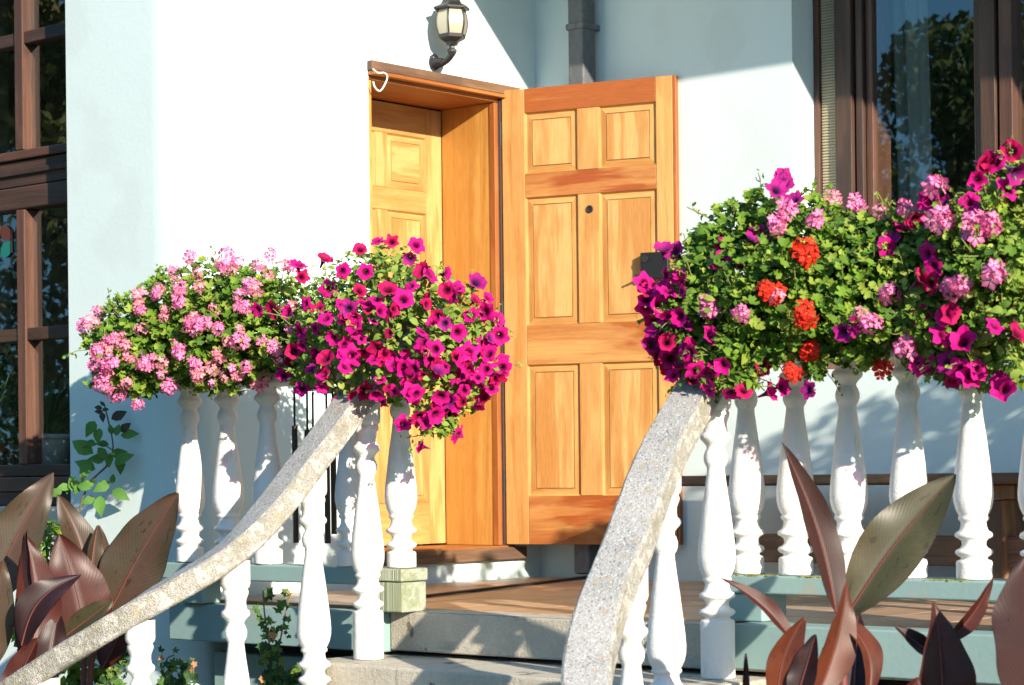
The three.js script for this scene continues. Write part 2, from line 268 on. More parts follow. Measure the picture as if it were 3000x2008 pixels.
// a panelled door leaf in local x (hinge at 0) and y, its seen face towards +z
function panelLeaf(name, parent, W, HT, cols, rowsTop, mats, th, mid) {
  const core = part(name, box(0.01, W - 0.01, 0.005, HT - 0.005, -th + 0.004, -0.014, 0), mats.core, parent);
  const [s0, s1] = cols[0], xs = cols;
  const stile = (x0, x1, y0, y1, m = mats.stile) => part('stile', box(x0, x1, y0, y1, -th, 0, 0.0025), m, core);
  stile(0, xs[0][0], 0, HT); stile(xs[xs.length - 1][1], W, 0, HT);
  let y = HT; const railSpans = [];
  for (const [a, b] of rowsTop) { railSpans.push([HT - a, y]); y = HT - b; }
  railSpans.push([0, y]);
  railSpans.forEach(([y0, y1], i) => part('rail', box(xs[0][0] + 0.0008, xs[xs.length - 1][1] - 0.0008, y0, y1, -th, -0.0004, 0.002), i && mats.low && i % 2 ? mats.low : mats.rail, core));
  for (const [a, b] of rowsTop) {
    if (xs.length > 1) part('mullion', box(xs[0][1], xs[1][0], HT - b + 0.0008, HT - a - 0.0008, -th, -0.0002, 0.0025), mats.stile, core);
    for (const [x0, x1] of xs) {
      const y0 = HT - b, y1 = HT - a, mw = 0.03;
      // sloping moulding round the panel: four bevelled strips
      const P = (o, z) => [[x0 + o, y0 + o, z], [x1 - o, y0 + o, z], [x1 - o, y1 - o, z], [x0 + o, y1 - o, z]];
      const rings = [P(0.0005, -0.002), P(0.007, -0.013), P(mw, -0.0085), P(mw + 0.001, -0.0135), P(mw + 0.0035, -0.0135), P(mw + 0.0045, -0.008)];
      const pos = [], uv = [];
      for (let r = 0; r < rings.length - 1; r++) for (let k = 0; k < 4; k++) {
        const A = rings[r][k], B = rings[r][(k + 1) % 4], C = rings[r + 1][(k + 1) % 4], D = rings[r + 1][k];
        for (const q of [A, B, C, A, C, D]) { pos.push(...q); if (k % 2) uv.push(q[0], q[1]); else uv.push(q[1] + 0.37, q[0]); }
      }
      const m = new THREE.BufferGeometry(); m.setAttribute('position', new THREE.Float32BufferAttribute(pos, 3)); m.setAttribute('uv', new THREE.Float32BufferAttribute(uv, 2)); m.computeVertexNormals();
      part('moulding', m, mats.mould || mats.stile, core);
      part('panel', box(x0 + mw + 0.0046, x1 - mw - 0.0046, y0 + mw + 0.0046, y1 - mw - 0.0046, -0.02, -0.0078, 0.0008), mats.panel, core);
    }
  }
  return core;
}
{
  const mount = (o, a, y, b, ry) => { o.position.set(a, y, b); o.rotation.y = ry; return o; };
  const LW = 0.785, LH = 1.955;
  const leafRot = Math.atan2(0.27, 0.963);
  const leaf = panelLeaf('door', house, LW, LH, [[0.107, 0.352], [0.452, 0.712]], [[0.104, 0.366], [0.468, 1.017], [1.186, 1.748]], { core: M.panelWood, stile: M.doorWood, rail: M.doorWorn, low: M.doorRed, panel: M.panelWood, mould: M.doorWood }, 0.042);
  mount(leaf, 0.016, 0.148, 0.25, leafRot);
  leaf.userData.label = 'orange wooden six panel door standing wide open';
  part('edge_strip', box(LW + 0.0006, LW + 0.014, 0, LH, -0.05, -0.006, 0.002), M.redWood, leaf);
  // peephole, rim lock with keyhole and pull, hinges
  const ring = new THREE.TorusGeometry(0.013, 0.004, 8, 18); ring.translate(0.407, LH - 0.535, 0.001);
  const hole = new THREE.CircleGeometry(0.0125, 18); hole.translate(0.407, LH - 0.535, 0.0012);
  part('peephole', [ring, hole], M.rubber, leaf);
  const lock = part('lock', box(0.648, 0.772, LH - 0.845, LH - 0.735, 0.0006, 0.034, 0.004), M.black, leaf);
  const cap = new THREE.CylinderGeometry(0.016, 0.016, 0.008, 18); cap.rotateX(Math.PI / 2); cap.translate(0.67, LH - 0.762, 0.037); part('keyhole', cap, M.rubber, lock);
  const lev = cyl(0.006, 0.004, V(0.652, LH - 0.83, 0.03), V(0.638, LH - 0.832, 0.062), 8); part('bolt_knob', lev, M.black, lock);
  for (const [x, y] of [[0.66, -0.83], [0.76, -0.83]]) { const s = new THREE.SphereGeometry(0.0045, 8, 6); s.translate(x, LH + y, 0.034); part('screw', s, M.chrome, lock); }
  for (const y of [0.22, 0.95, 1.72]) part('hinge', cyl(0.007, 0.007, V(-0.009, y, -0.004), V(-0.009, y + 0.1, -0.004), 10), M.black, leaf);
  // inner door, closed, at the back of the reveal
  const inner = panelLeaf('inner_door', house, 0.752, 1.9, [[0.1, 0.34], [0.41, 0.652]], [[0.13, 0.365], [0.46, 1.06], [1.2, 1.72]], { core: M.panelWood, stile: M.panelWood, rail: M.doorWood, panel: M.panelWood }, 0.04);
  mount(inner, -0.318, DOOR_Y0 + 0.05, DOOR_B1 - 0.024, Math.PI / 2);
  inner.userData.label = 'light wooden panelled inner door, closed behind the doorway';
}
// left window in its recess
{
  const zf = 1.9, fr = part('window', [box(-2.5 + 0.002, -0.73 - 0.002, 0.345, 0.40, 1.72, zf + 0.012), box(-2.498, -0.732, 2.69, 2.745, 1.72, zf), box(-0.79, -0.732, 0.402, 2.688, 1.72, zf - 0.002)], M.frameWood, house);
  fr.userData.label = 'brown wooden multi pane window at the left';
  part('bottom_rail', box(-2.49, -0.795, 0.402, 0.46, 1.8, zf + 0.02, 0.006), M.frameRed, fr);
  part('bottom_bead', box(-2.49, -0.795, 0.462, 0.512, 1.8, zf - 0.006, 0.006), M.frameWood, fr);
  part('transom', box(-2.49, -0.795, 1.655, 1.76, 1.8, zf - 0.01, 0.004), M.frameWood, fr);
  part('transom_bead', box(-2.49, -0.795, 1.763, 1.8, 1.8, zf + 0.006, 0.006), M.frameRed, fr);
  part('transom_bead', box(-2.49, -0.795, 1.56, 1.652, 1.8, zf - 0.002, 0.008), M.frameWood, fr);
  part('transom_bead', box(-2.49, -0.795, 1.70, 1.722, 1.85, zf + 0.004, 0.004), M.frameWood, fr);
  for (const [a0, a1] of [[-1.2, -1.145], [-1.72, -1.665], [-2.24, -2.185]]) {
    part('muntin', box(a0, a1, 0.514, 1.558, 1.82, zf, 0.005), M.frameRed, fr);
    part('muntin', box(a0, a1, 1.802, 2.688, 1.82, zf, 0.005), M.frameRed, fr);
  }
  for (const y of [1.02, 2.235]) { let x = -0.795; for (const [a0, a1] of [[-1.2, -1.145], [-1.72, -1.665], [-2.24, -2.185], [-2.49, -2.49]]) { part('glazing_bar', box(a1 + 0.001, x - 0.001, y, y + 0.052, 1.83, zf - 0.008, 0.005), M.frameWood, fr); x = a0; } }
  for (const [y0, y1] of [[0.505, 1.025], [1.068, 1.565], [1.796, 2.238], [2.283, 2.7]]) { const xs = [-0.78, -1.16, -1.68, -2.2, -2.49]; for (let i = 0; i < 4; i++) { const g = new THREE.PlaneGeometry(xs[i] - xs[i + 1], y1 - y0); g.translate((xs[i] + xs[i + 1]) / 2, (y0 + y1) / 2, 1.855); part('pane', g, M.glass, fr); } }
  part('window_sill', box(-2.55, -0.735, 0.275, 0.342, 1.9, 2.06, 0.006), M.sillStone, fr);
}
// right window in its recess, with the roller shutter guide beside it
{
  const z = -0.156, fr = part('window', [box(1.347, 1.372, 0.855, 2.598, -0.33, z + 0.006), box(1.374, 3.595, 2.54, 2.598, -0.33, z - 0.02), box(1.374, 3.595, 0.855, 0.9, -0.33, z - 0.01)], M.frameRed, house);
  fr.userData.label = 'tall brown wooden window at the right';
  const ribs = []; for (let y = 0.91; y < 2.53; y += 0.0118) { const g = new THREE.CylinderGeometry(0.0056, 0.0056, 0.07, 6, 1); g.rotateZ(Math.PI / 2); g.translate(1.412, y, z - 0.012); ribs.push(g); }
  const rb = part('shutter_guide', [box(1.376, 1.448, 0.905, 2.535, -0.3, z - 0.014, 0), ...ribs], M.shutter, fr); rb.userData.label = 'beige ribbed strip beside the window frame';
  const post = (a0, a1, dz, m = M.frameWood) => part('frame_post', box(a0, a1, 0.902, 2.538, -0.32, z + dz, 0.005), m, fr);
  post(1.45, 1.528, 0.012); post(1.536, 1.57, -0.006); post(1.572, 1.605, -0.026, M.frameRed);
  post(2.06, 2.094, -0.02); post(2.1, 2.165, 0.006); post(2.175, 2.232, -0.004, M.frameRed);
  post(2.7, 2.78, 0.0); post(3.3, 3.38, 0.0); post(3.5, 3.59, 0.0);
  for (const [a0, a1] of [[1.6, 2.065], [2.225, 2.705], [2.775, 3.305]]) { const g = new THREE.PlaneGeometry(a1 - a0, 1.62); g.translate((a0 + a1) / 2, 1.715, z - 0.045); part('pane', g, M.glass, fr); }
  for (const [a0, a1] of [[1.607, 2.058], [2.235, 2.698], [2.782, 3.298]]) { part('sash_rail', box(a0, a1, 0.902, 0.97, -0.3, z - 0.02), M.frameWood, fr); part('sash_rail', box(a0, a1, 2.47, 2.538, -0.3, z - 0.02), M.frameWood, fr); }
}

// ---------------------------------------------------------------- porch: landing, plinth, steps
{
  const porch = thing('porch', 'raised porch landing with brown floor tiles and teal painted edge', 'porch', CORNER, TURN);
  const slab = part('slab', [box(0.02, 4.6, -0.135, -0.012, 0.02, 2.1, 0.004)], M.concrete, porch);
  slab.userData.label = 'grey concrete slab of the landing';
  part('fascia', box(0.03, 1.13, -0.14, -0.006, 2.08, 2.15, 0.006), M.teal, porch);
  part('fascia', box(2.52, 4.6, -0.13, 0.004, 1.98, 2.02 + 0.09, 0.006), M.teal, porch);
  part('landing_edge', box(1.132, 2.518, -0.135, -0.002, 1.9, 2.125, 0.008), M.concrete, porch);
  for (const g of [box(0.1, 1.12, -1.1, -0.19, 1.86, 2.0, 0.01), box(2.6, 4.6, -1.1, -0.185, 1.82, 1.97, 0.01)]) part('plinth', g, M.teal, porch);
  part('core', [box(0.15, 4.55, -1.1, -0.137, 0.05, 1.8, 0)], M.soil, porch);
  const ts = 0.298; let n = 0;
  const tg = box(-ts / 2 + 0.003, ts / 2 - 0.003, -0.012, 0, -ts / 2 + 0.003, ts / 2 - 0.003, 0.002);
  for (let i = 0; i < 15; i++) for (let j = 0; j < 7; j++) {
    const a = 0.17 + i * ts, b = 0.05 + (j + 0.5) * ts * 0.93; if (b > 1.93) continue;
    const t = part('tile', tg, tileMats[Math.floor(rnd() * 3)], porch); t.position.set(a, rr(-0.0005, 0.001), b); t.scale.z = 0.93; n++;
  }
}
{
  const st = thing('staircase', 'grey concrete steps leading up to the porch', 'steps', H(1.85, -1.06, 2.1), TURN);
  for (let k = 1; k <= 6; k++) {
    const y1 = 1.06 - 0.15 * k, back = -0.1 + 0.32 * (k - 1), front = 0.04 + 0.32 * k, w = 0.78 + 0.05 * k * k * 0.4;
    const s = new THREE.Shape(); s.moveTo(-w, -back); s.lineTo(w, -back); s.lineTo(w, -front + 0.02); s.quadraticCurveTo(0, -front - 0.03, -w, -front + 0.02); s.closePath();
    const g = new THREE.ExtrudeGeometry(s, { depth: 0.1, bevelEnabled: true, bevelSize: 0.008, bevelThickness: 0.008, bevelSegments: 2, curveSegments: 14 });
    g.rotateX(-Math.PI / 2); g.translate(0, y1 - 0.108, 0);
    part('step', g, M.concrete, st);
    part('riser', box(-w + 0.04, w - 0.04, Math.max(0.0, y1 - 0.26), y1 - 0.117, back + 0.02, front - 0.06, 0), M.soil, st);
  }
  part('base', box(-0.7, 0.7, 0.001, 0.9, -0.24, -0.12, 0), M.soil, st);
}
{
  const s = tag(shade(new THREE.Mesh(box(-0.79, 0.79, 0, 0.009, -0.013, 0.013, 0.003), M.rubber)), 'thin black rubber strip lying across the tiled landing', 'strip');
  s.name = 'rubber_strip'; s.position.copy(H(0.53, 0.003, 0.80)); s.rotation.y = TURN + Math.atan2(-1.44, 0.40); scene.add(s);
}

// ---------------------------------------------------------------- balustrades
function balusterGeo(ext0 = 0, ext1 = 0) {   // standing on y = 0, ext0 lengthens the foot, ext1 the head
  const P = [[0.0, 0], [0.049, 0], [0.05, 0.006], [0.05, 0.048], [0.047, 0.0535], [0.038, 0.056], [0.036, 0.062], [0.046, 0.067], [0.0515, 0.073], [0.052, 0.077], [0.049, 0.083], [0.038, 0.088], [0.033, 0.096], [0.034, 0.107], [0.042, 0.114], [0.051, 0.118], [0.053, 0.124], [0.05, 0.131], [0.041, 0.136], [0.036, 0.148], [0.035, 0.158], [0.037, 0.163], [0.0425, 0.167], [0.0425, 0.174], [0.0395, 0.178], [0.043, 0.183], [0.05, 0.198], [0.0548, 0.22], [0.0555, 0.24], [0.053, 0.275], [0.047, 0.325], [0.039, 0.39], [0.031, 0.445], [0.026, 0.485], [0.026, 0.497], [0.031, 0.504], [0.035, 0.516], [0.0352, 0.53], [0.031, 0.543], [0.026, 0.551], [0.027, 0.559], [0.034, 0.568], [0.044, 0.578], [0.0455, 0.586], [0.043, 0.593], [0.035, 0.6], [0.033, 0.615], [0.0335, 0.627]];
  const Q = P.map(([r, y]) => [r, y]);
  if (ext0) for (let i = 3; i < Q.length; i++) Q[i][1] += ext0;
  if (ext1) { const e = Q[Q.length - 1][1]; Q.push([0.038, e + 0.012], [0.041, e + 0.02], [0.041, e + 0.028], [0.038, e + 0.034], [0.045, e + 0.042], [0.047, e + 0.052], [0.047, e + ext1]); }
  const g = new THREE.LatheGeometry(Q.map(([r, y]) => new THREE.Vector2(r, y)), 28);
  const uv = g.attributes.uv, p = g.attributes.position, o = rr(0, 1);
  for (let i = 0; i < uv.count; i++) uv.setXY(i, uv.getX(i) * 0.28 + o, p.getY(i) + o);
  return g;
}
const bal = balusterGeo();
function railSlab(a0, a1, b0, b1, y0, y1) { return box(a0, a1, y0, y1, b0, b1, 0.012); }
{
  const L = thing('balustrade', 'white balustrade on the left of the steps, below pink and magenta flowers', 'balustrade', H(0.62, 0, 2.13), TURN, 'porch balustrades');
  for (const a of [0.129, 0.342, 0.547, 0.959, 1.195]) { const o = part('baluster', bal, M.white, L); o.position.set(a - 0.62, 0.143, 0); o.rotation.set(rr(-0.008, 0.008), rr(0, 6), rr(-0.008, 0.008)); o.scale.set(rr(0.975, 1.025), 1, rr(0.975, 1.025)); }
  part('sill', box(-0.59, 0.52, 0.085, 0.1425, -0.08, 0.05, 0.006), M.teal, L);
  const pd = part('pedestal', box(-0.06, 0.06, 0.1, 0.1428, -0.065, 0.065, 0.006), M.mossConcrete, L); pd.position.set(0.575, 0, 0); pd.userData.label = 'mossy pale concrete block under the end baluster';
  part('pedestal_block', box(-0.056, 0.056, -0.002, 0.098, -0.06, 0.06, 0.006), M.mossConcrete, pd);
  part('foot_block', box(-0.5, -0.38, -0.004, 0.084, -0.05, 0.04, 0.006), M.teal, L);
  part('top_rail', railSlab(-0.66, 0.66, -0.085, 0.085, 0.768, 0.82), M.white, L);
}
{
  const R = thing('balustrade', 'white balustrade on the right of the steps, below red and pink flowers', 'balustrade', H(3.0, 0, 1.97), TURN, 'porch balustrades');
  for (const a of [2.477, 2.65, 2.836, 3.034, 3.24, 3.44, 3.64]) { const o = part('baluster', bal, M.white, R); o.position.set(a - 3.0, 0.143, 0); o.rotation.set(rr(-0.008, 0.008), rr(0, 6), rr(-0.008, 0.008)); o.scale.set(rr(0.975, 1.025), 1, rr(0.975, 1.025)); }
  part('sill', box(-0.58, 1.5, 0.088, 0.1425, -0.1, 0.065, 0.006), M.teal, R);
  part('foot_block', box(-0.575, -0.43, 0.005, 0.087, -0.07, 0.06, 0.006), M.teal, R);
  part('foot_block', box(0.62, 0.77, 0.005, 0.087, -0.07, 0.06, 0.006), M.teal, R);
  part('top_rail', railSlab(-0.62, 1.5, -0.085, 0.085, 0.768, 0.82), M.white, R);
  const lumps = []; for (let i = 0; i < 900; i++) { const x = rr(-0.57, 0.75); if (tnoise((x + 1) / 2, 0.5, 28, 4, 611) < 0.52) continue; const g = new THREE.IcosahedronGeometry(rr(0.0015, 0.005), 0); g.scale(rr(0.8, 2), 0.6, 1); g.translate(x, 0.1425, rr(0.03, 0.066)); lumps.push(g); }
  const ms = part('moss', lumps, M.moss, R); ms.userData.kind = 'stuff'; ms.userData.label = 'yellow green moss along the edge of the sill';
}
{
  const S = thing('balustrade', 'white balustrade closing the far right end of the porch beyond the picture', 'balustrade', H(4.2, 0, 1.0), TURN, 'porch balustrades');
  for (const b of [0.2, 0.4, 0.6, 0.8, 1.0, 1.2, 1.4, 1.6, 1.8]) { const o = part('baluster', bal, M.white, S); o.position.set(0, 0.143, b - 1.0); }
  part('sill', box(-0.08, 0.08, 0.002, 0.1425, -0.95, 0.86, 0.006), M.teal, S);
  part('top_rail', railSlab(-0.085, 0.085, -0.98, 0.88, 0.768, 0.82), M.white, S);
}
// swept stone handrails of the steps
function sweep(points, w, t, seg, rough, bank = 0) {
  const c = new THREE.CatmullRomCurve3(points, false, 'centripetal'), N = seg, pos = [], uv = [], idx = [], len = c.getLength();
  const sec = [[-0.5, 0.42], [-0.44, 0.5], [0.44, 0.5], [0.5, 0.42], [0.5, -0.4], [0.42, -0.5], [-0.42, -0.5], [-0.5, -0.4]];
  const peri = [0]; for (let k = 1; k <= sec.length; k++) { const A = sec[k - 1], B = sec[k % sec.length]; peri.push(peri[k - 1] + Math.hypot((A[0] - B[0]) * w, (A[1] - B[1]) * t)); }
  const groups = { top: { p: [], u: [] }, side: { p: [], u: [] } }, ringsP = [];
  for (let i = 0; i <= N; i++) {
    const p = c.getPointAt(i / N), T = c.getTangentAt(i / N), S = V(0, 1, 0).cross(T).normalize(), U = T.clone().cross(S).normalize();
    if (bank) { const f = bank * sstep(0.25, 0.9, i / N) * Math.sign(S.z || 1), U2 = U.clone().multiplyScalar(Math.cos(f)).addScaledVector(S, Math.sin(f)); S.multiplyScalar(Math.cos(f)).addScaledVector(U, -Math.sin(f)); U.copy(U2); }
    ringsP.push(sec.map(([x, y], k) => { const j = rough * (tnoise(i / N, k / 8, 80, 8, 300) - 0.5 + 0.6 * (tnoise(i / N, k / 8, 26, 8, 302) - 0.5)); return p.clone().addScaledVector(S, (x * (1 + 0)) * w + j * Math.sign(x)).addScaledVector(U, y * t + j * 0.7 * Math.sign(y)); }));
  }
  const quad = (G, A, B, C, D, ua, ub, va, vb) => { for (const [q, x, y] of [[A, ua, va], [B, ua, vb], [C, ub, vb], [A, ua, va], [C, ub, vb], [D, ub, va]]) { G.p.push(q.x, q.y, q.z); G.u.push(y, x); } };
  for (let i = 0; i < N; i++) for (let k = 0; k < 8; k++) quad(k === 1 ? groups.top : groups.side, ringsP[i][k], ringsP[i][(k + 1) % 8], ringsP[i + 1][(k + 1) % 8], ringsP[i + 1][k], i / N * len, (i + 1) / N * len, peri[k], peri[k + 1]);
  for (const i of [0, N]) for (let k = 1; k < 7; k++) for (const q of [0, k, k + 1]) { const r = ringsP[i][q]; groups.side.p.push(r.x, r.y, r.z); groups.side.u.push(sec[q][0] * w, sec[q][1] * t); }
  const mk = G => { const g = new THREE.BufferGeometry(); g.setAttribute('position', new THREE.Float32BufferAttribute(G.p, 3)); g.setAttribute('uv', new THREE.Float32BufferAttribute(G.u, 2)); g.computeVertexNormals(); return g; };
  return [mk(groups.top), mk(groups.side), c];
}
function stairRail(name, label, base, path, feet, bank) {
  const o = thing(name, label, 'handrail', base, 0, 'handrails of the steps');
  const rel = p => p.clone().sub(base);
  const [top, side] = sweep(path.map(q => rel(H(...q))), 0.125, 0.075, 120, 0.0018, bank);
  const h = part('handrail', side, M.lichen, o); h.userData.label = 'weathered stone handrail with lichen';
  part('handrail_top', top, M.granite, h);
  for (const [a, b, y0, cap, y1] of feet) {            // foot level, height of the capital, rail underside
    const e0 = cap - 0.586 - y0, e1 = y1 - (cap + 0.041);
    const g = balusterGeo(e0, e1), m = part('baluster', g, M.white, o); m.position.copy(rel(H(a, y0, b))); m.rotation.y = rr(0, 6);
  }
}
stairRail('stair_railing', 'stair railing left of the steps, long stone handrail sweeping down past dark leaves', H(1.17, -1.06, 2.5),
  [[1.2, 0.9, 2.12], [1.195, 0.755, 2.28], [1.17, 0.505, 2.512], [1.1, 0.224, 2.782], [0.9, 0.042, 3.0], [0.55, -0.15, 3.1], [0.1, -0.37, 3.12]],
  [[1.195, 2.29, -0.15, 0.541, 0.71], [1.17, 2.512, -0.45, 0.31, 0.47], [1.1, 2.782, -0.6, 0.025, 0.19], [0.9, 3.0, -0.75, -0.14, 0.01], [0.55, 3.1, -0.9, -0.34, -0.18]], 0.3);
stairRail('stair_railing', 'stair railing right of the steps, short steep stone handrail in front of the open door', H(2.57, -1.06, 2.5),
  [[2.52, 0.9, 2.02], [2.53, 0.755, 2.2], [2.57, 0.505, 2.5], [2.66, 0.26, 2.78], [2.72, 0.04, 3.0], [2.9, -0.15, 3.25], [3.25, -0.37, 3.45]],
  [[2.53, 2.2, -0.15, 0.553, 0.72], [2.57, 2.5, -0.45, 0.312, 0.47], [2.68, 2.8, -0.6, 0.03, 0.21], [2.72, 3.0, -0.75, -0.14, 0.0]]);

// ---------------------------------------------------------------- things on the house
{ // wall lantern
  const L = thing('wall_lantern', 'black iron wall lantern with cream glass above the doorway', 'lantern', H(0, 2.172, 0.665), TURN);
  const hex = (rows, n = 6) => { const g = new THREE.LatheGeometry(rows.map(([r, y]) => new THREE.Vector2(r, y)), n, Math.PI / 6).toNonIndexed(); g.computeVertexNormals(); return g; };
  const ax = 0.11;
  const plate = new THREE.CylinderGeometry(0.036, 0.036, 0.012, 8); plate.rotateZ(Math.PI / 2); plate.translate(0.008, 0, 0); plate.scale(1, 1, 0.75);
  part('wall_plate', plate, M.lampIron, L);
  for (const y of [-0.02, 0.018]) { const s = new THREE.SphereGeometry(0.005, 8, 6); s.translate(0.016, y, 0.012); part('screw', s, M.chrome, L); }
  part('bracket', [tube([V(0.012, -0.015, 0), V(0.05, -0.012, 0), V(0.09, 0.004, 0), V(ax, 0.022, 0)], 0.013, 16, 8), cyl(0.028, 0.014, V(0.012, -0.005, 0), V(0.06, -0.004, 0), 8)], M.lampIron, L);
  const at = g => { g.translate(ax, 0, 0); return g; };
  part('cup', at(hex([[0.0, 0.014], [0.012, 0.014], [0.02, 0.03], [0.021, 0.04], [0.012, 0.045], [0.012, 0.06], [0.0, 0.06]])), M.lampIron, L);
  part('lower_frame', at(hex([[0.0, 0.055], [0.022, 0.056], [0.03, 0.07], [0.058, 0.086], [0.06, 0.1], [0.054, 0.101], [0, 0.1]])), M.lampIron, L);
  const prof = []; for (let i = 0; i <= 10; i++) { const t = i / 10; prof.push([0.05 + 0.017 * Math.sin(Math.PI * (0.12 + 0.78 * t)), 0.1 + 0.106 * t]); }
  part('glass', at(hex(prof)), M.lampGlass, L);
  for (let k = 0; k < 6; k++) { const a = (k + 0.5) / 6 * Math.PI * 2, pts = prof.map(([r, y]) => V(ax + Math.sin(a) * (r + 0.001), y, Math.cos(a) * (r + 0.001))); part('rib', tube(pts, 0.0038, 10, 5), M.lampIron, L); }
  part('roof', at(hex([[0.06, 0.2], [0.078, 0.204], [0.079, 0.212], [0.05, 0.226], [0.044, 0.232], [0.034, 0.252], [0.026, 0.256], [0, 0.257]])), M.lampIron, L);
  part('finial', at(new THREE.LatheGeometry([[0, 0.255], [0.006, 0.258], [0.004, 0.266], [0.008, 0.274], [0.003, 0.284], [0, 0.288]].map(([r, y]) => new THREE.Vector2(r, y)), 10)), M.lampIron, L);
}
{ // downpipe
  const D = thing('downpipe', 'grey zinc downpipe in the shaded corner beside the open door', 'downpipe', H(0.318, -0.0, 0.07), TURN);
  part('pipe', box(-0.043, 0.043, 0.02, 3.68, -0.043, 0.043, 0.01), M.zinc, D);
  for (const y of [0.7, 2.36]) part('clamp', box(-0.05, 0.05, y - 0.014, y + 0.014, -0.068, 0.05, 0.006), M.zinc, D);
}
{ // loop of white cord at the door head
  const c = thing('cord', 'white cord looped over the corner of the door head', 'cord', H(0.04, 2.1, 1.062), TURN);
  part('loop', tube([V(0, -0.012, 0.0), V(0, -0.024, -0.03), V(0.004, -0.02, -0.06), V(0.004, -0.032, -0.078), V(0, -0.07, -0.064), V(0, -0.096, -0.036), V(0, -0.084, -0.01), V(0, -0.062, 0.0)], 0.0036, 40, 6), M.cord, c);
}
{ // wind chime under the left rail
  const w = thing('wind_chime', 'dark metal tube wind chime hanging behind the stone handrail', 'wind chime', H(0.72, 0.768, 2.05), TURN);
  part('top_disc', new THREE.CylinderGeometry(0.085, 0.085, 0.012, 20).translate(0, -0.012, 0), M.chime, w);
  const u = [[-0.085, 0.03], [-0.055, -0.03], [0.0, 0.05], [0.045, -0.03], [0.075, 0.03]];
  u.forEach(([x, z], i) => {
    const y0 = -0.14 - i * 0.008, y1 = -0.55 + i % 2 * 0.03;
    const t = part('tube', cyl(0.0105, 0.0105, V(x, y0, z), V(x, y1, z), 12), M.chime, w);
    part('string', cyl(0.004, 0.004, V(x, -0.02, z), V(x, y0, z), 6), M.rubber, t);
  });
}
{ // bench behind the right balustrade
  const b = thing('bench', 'old brown wooden bench against the wall behind the right balustrade', 'bench', H(1.95, 0, 0.3), TURN);
  part('seat', box(-0.98, 1.2, 0.395, 0.43, -0.2, 0.16, 0.004), M.benchWood, b);
  part('seat_edge', box(-0.98, 1.2, 0.4, 0.436, 0.162, 0.2, 0.005), M.benchWood, b);
  part('stretcher', box(-0.82, 1.1, 0.1, 0.21, 0.04, 0.075, 0.005), M.benchWood, b);
  for (const x of [0.5, 1.08]) { part('leg', box(x - 0.03, x + 0.03, 0.004, 0.34, -0.12, 0.12, 0.005), M.benchWood, b); part('bracket', box(x - 0.1, x + 0.1, 0.342, 0.394, -0.15, 0.14, 0.008), M.benchWood, b); }
}
{ // curtains behind the right window
  const mk = (a0, a1, n, label) => {
    const g = new THREE.PlaneGeometry(a1 - a0, 2.4, 60, 1), p = g.attributes.position;
    for (let i = 0; i < p.count; i++) { const x = p.getX(i); p.setZ(i, 0.02 * Math.sin(x * 40 + n) + 0.012 * Math.sin(x * 93 + 2 * n)); if (p.getY(i) < 0) p.setX(i, x * 0.92 + 0.05); }
    g.computeVertexNormals();
    const o = tag(shade(new THREE.Mesh(g, M.curtain)), label, 'curtain', 'curtains behind the right window'); o.name = numbered('curtain'); o.position.copy(H((a0 + a1) / 2, 1.3, -0.5)); o.rotation.y = TURN; scene.add(o);
  };
  mk(1.5, 1.66, 1, 'narrow sheer curtain at the left edge of the right window'); mk(1.93, 2.1, 2.4, 'pale sheer curtain hanging in the middle of the right window'); mk(2.3, 2.75, 4.1, 'sheer curtain at the right edge of the picture');
}

// ---------------------------------------------------------------- plants: shared leaf and flower shapes
const leafMat = (r, g, b, tr = 0.3) => new THREE.MeshPhysicalMaterial({ color: lin(r, g, b), roughness: 0.62, specularIntensity: 0.35, transmission: tr, thickness: 0, side: THREE.DoubleSide });
const vcLeaf = new THREE.MeshPhysicalMaterial({ vertexColors: true, roughness: 0.62, specularIntensity: 0.35, transmission: 0.25, thickness: 0, side: THREE.DoubleSide });
const vcPetal = new THREE.MeshPhysicalMaterial({ vertexColors: true, roughness: 0.7, specularIntensity: 0.25, transmission: 0.25, thickness: 0, side: THREE.DoubleSide });
function fan(rim, cz, col) {           // rim points [x, y, z] round a centre at height cz
  const pos = [0, 0, cz], idx = [];
  rim.forEach(p => pos.push(...p));
  for (let i = 0; i < rim.length; i++) idx.push(0, 1 + i, 1 + (i + 1) % rim.length);
  const g = new THREE.BufferGeometry(); g.setAttribute('position', new THREE.Float32BufferAttribute(pos, 3)); g.setIndex(idx); g.computeVertexNormals(); return g;
}
function lobedLeaf(lobes, depth, cup) { // round lobed leaf of diameter 1 in the xy plane
  const n = lobes * 2 + 1, rim = [];
  for (let i = 0; i < n; i++) { const a = -Math.PI / 2 + 0.35 + (i / (n - 1)) * (2 * Math.PI - 0.7), r = 0.5 * (i % 2 ? 1 : 1 - depth) * rr(0.9, 1.08); rim.push([Math.cos(a) * r, Math.sin(a) * r, cup * (r * 2) * (r * 2) + rr(-0.06, 0.06)]); }
  rim.push([0, -0.08, 0]); return fan(rim, -0.02);
}
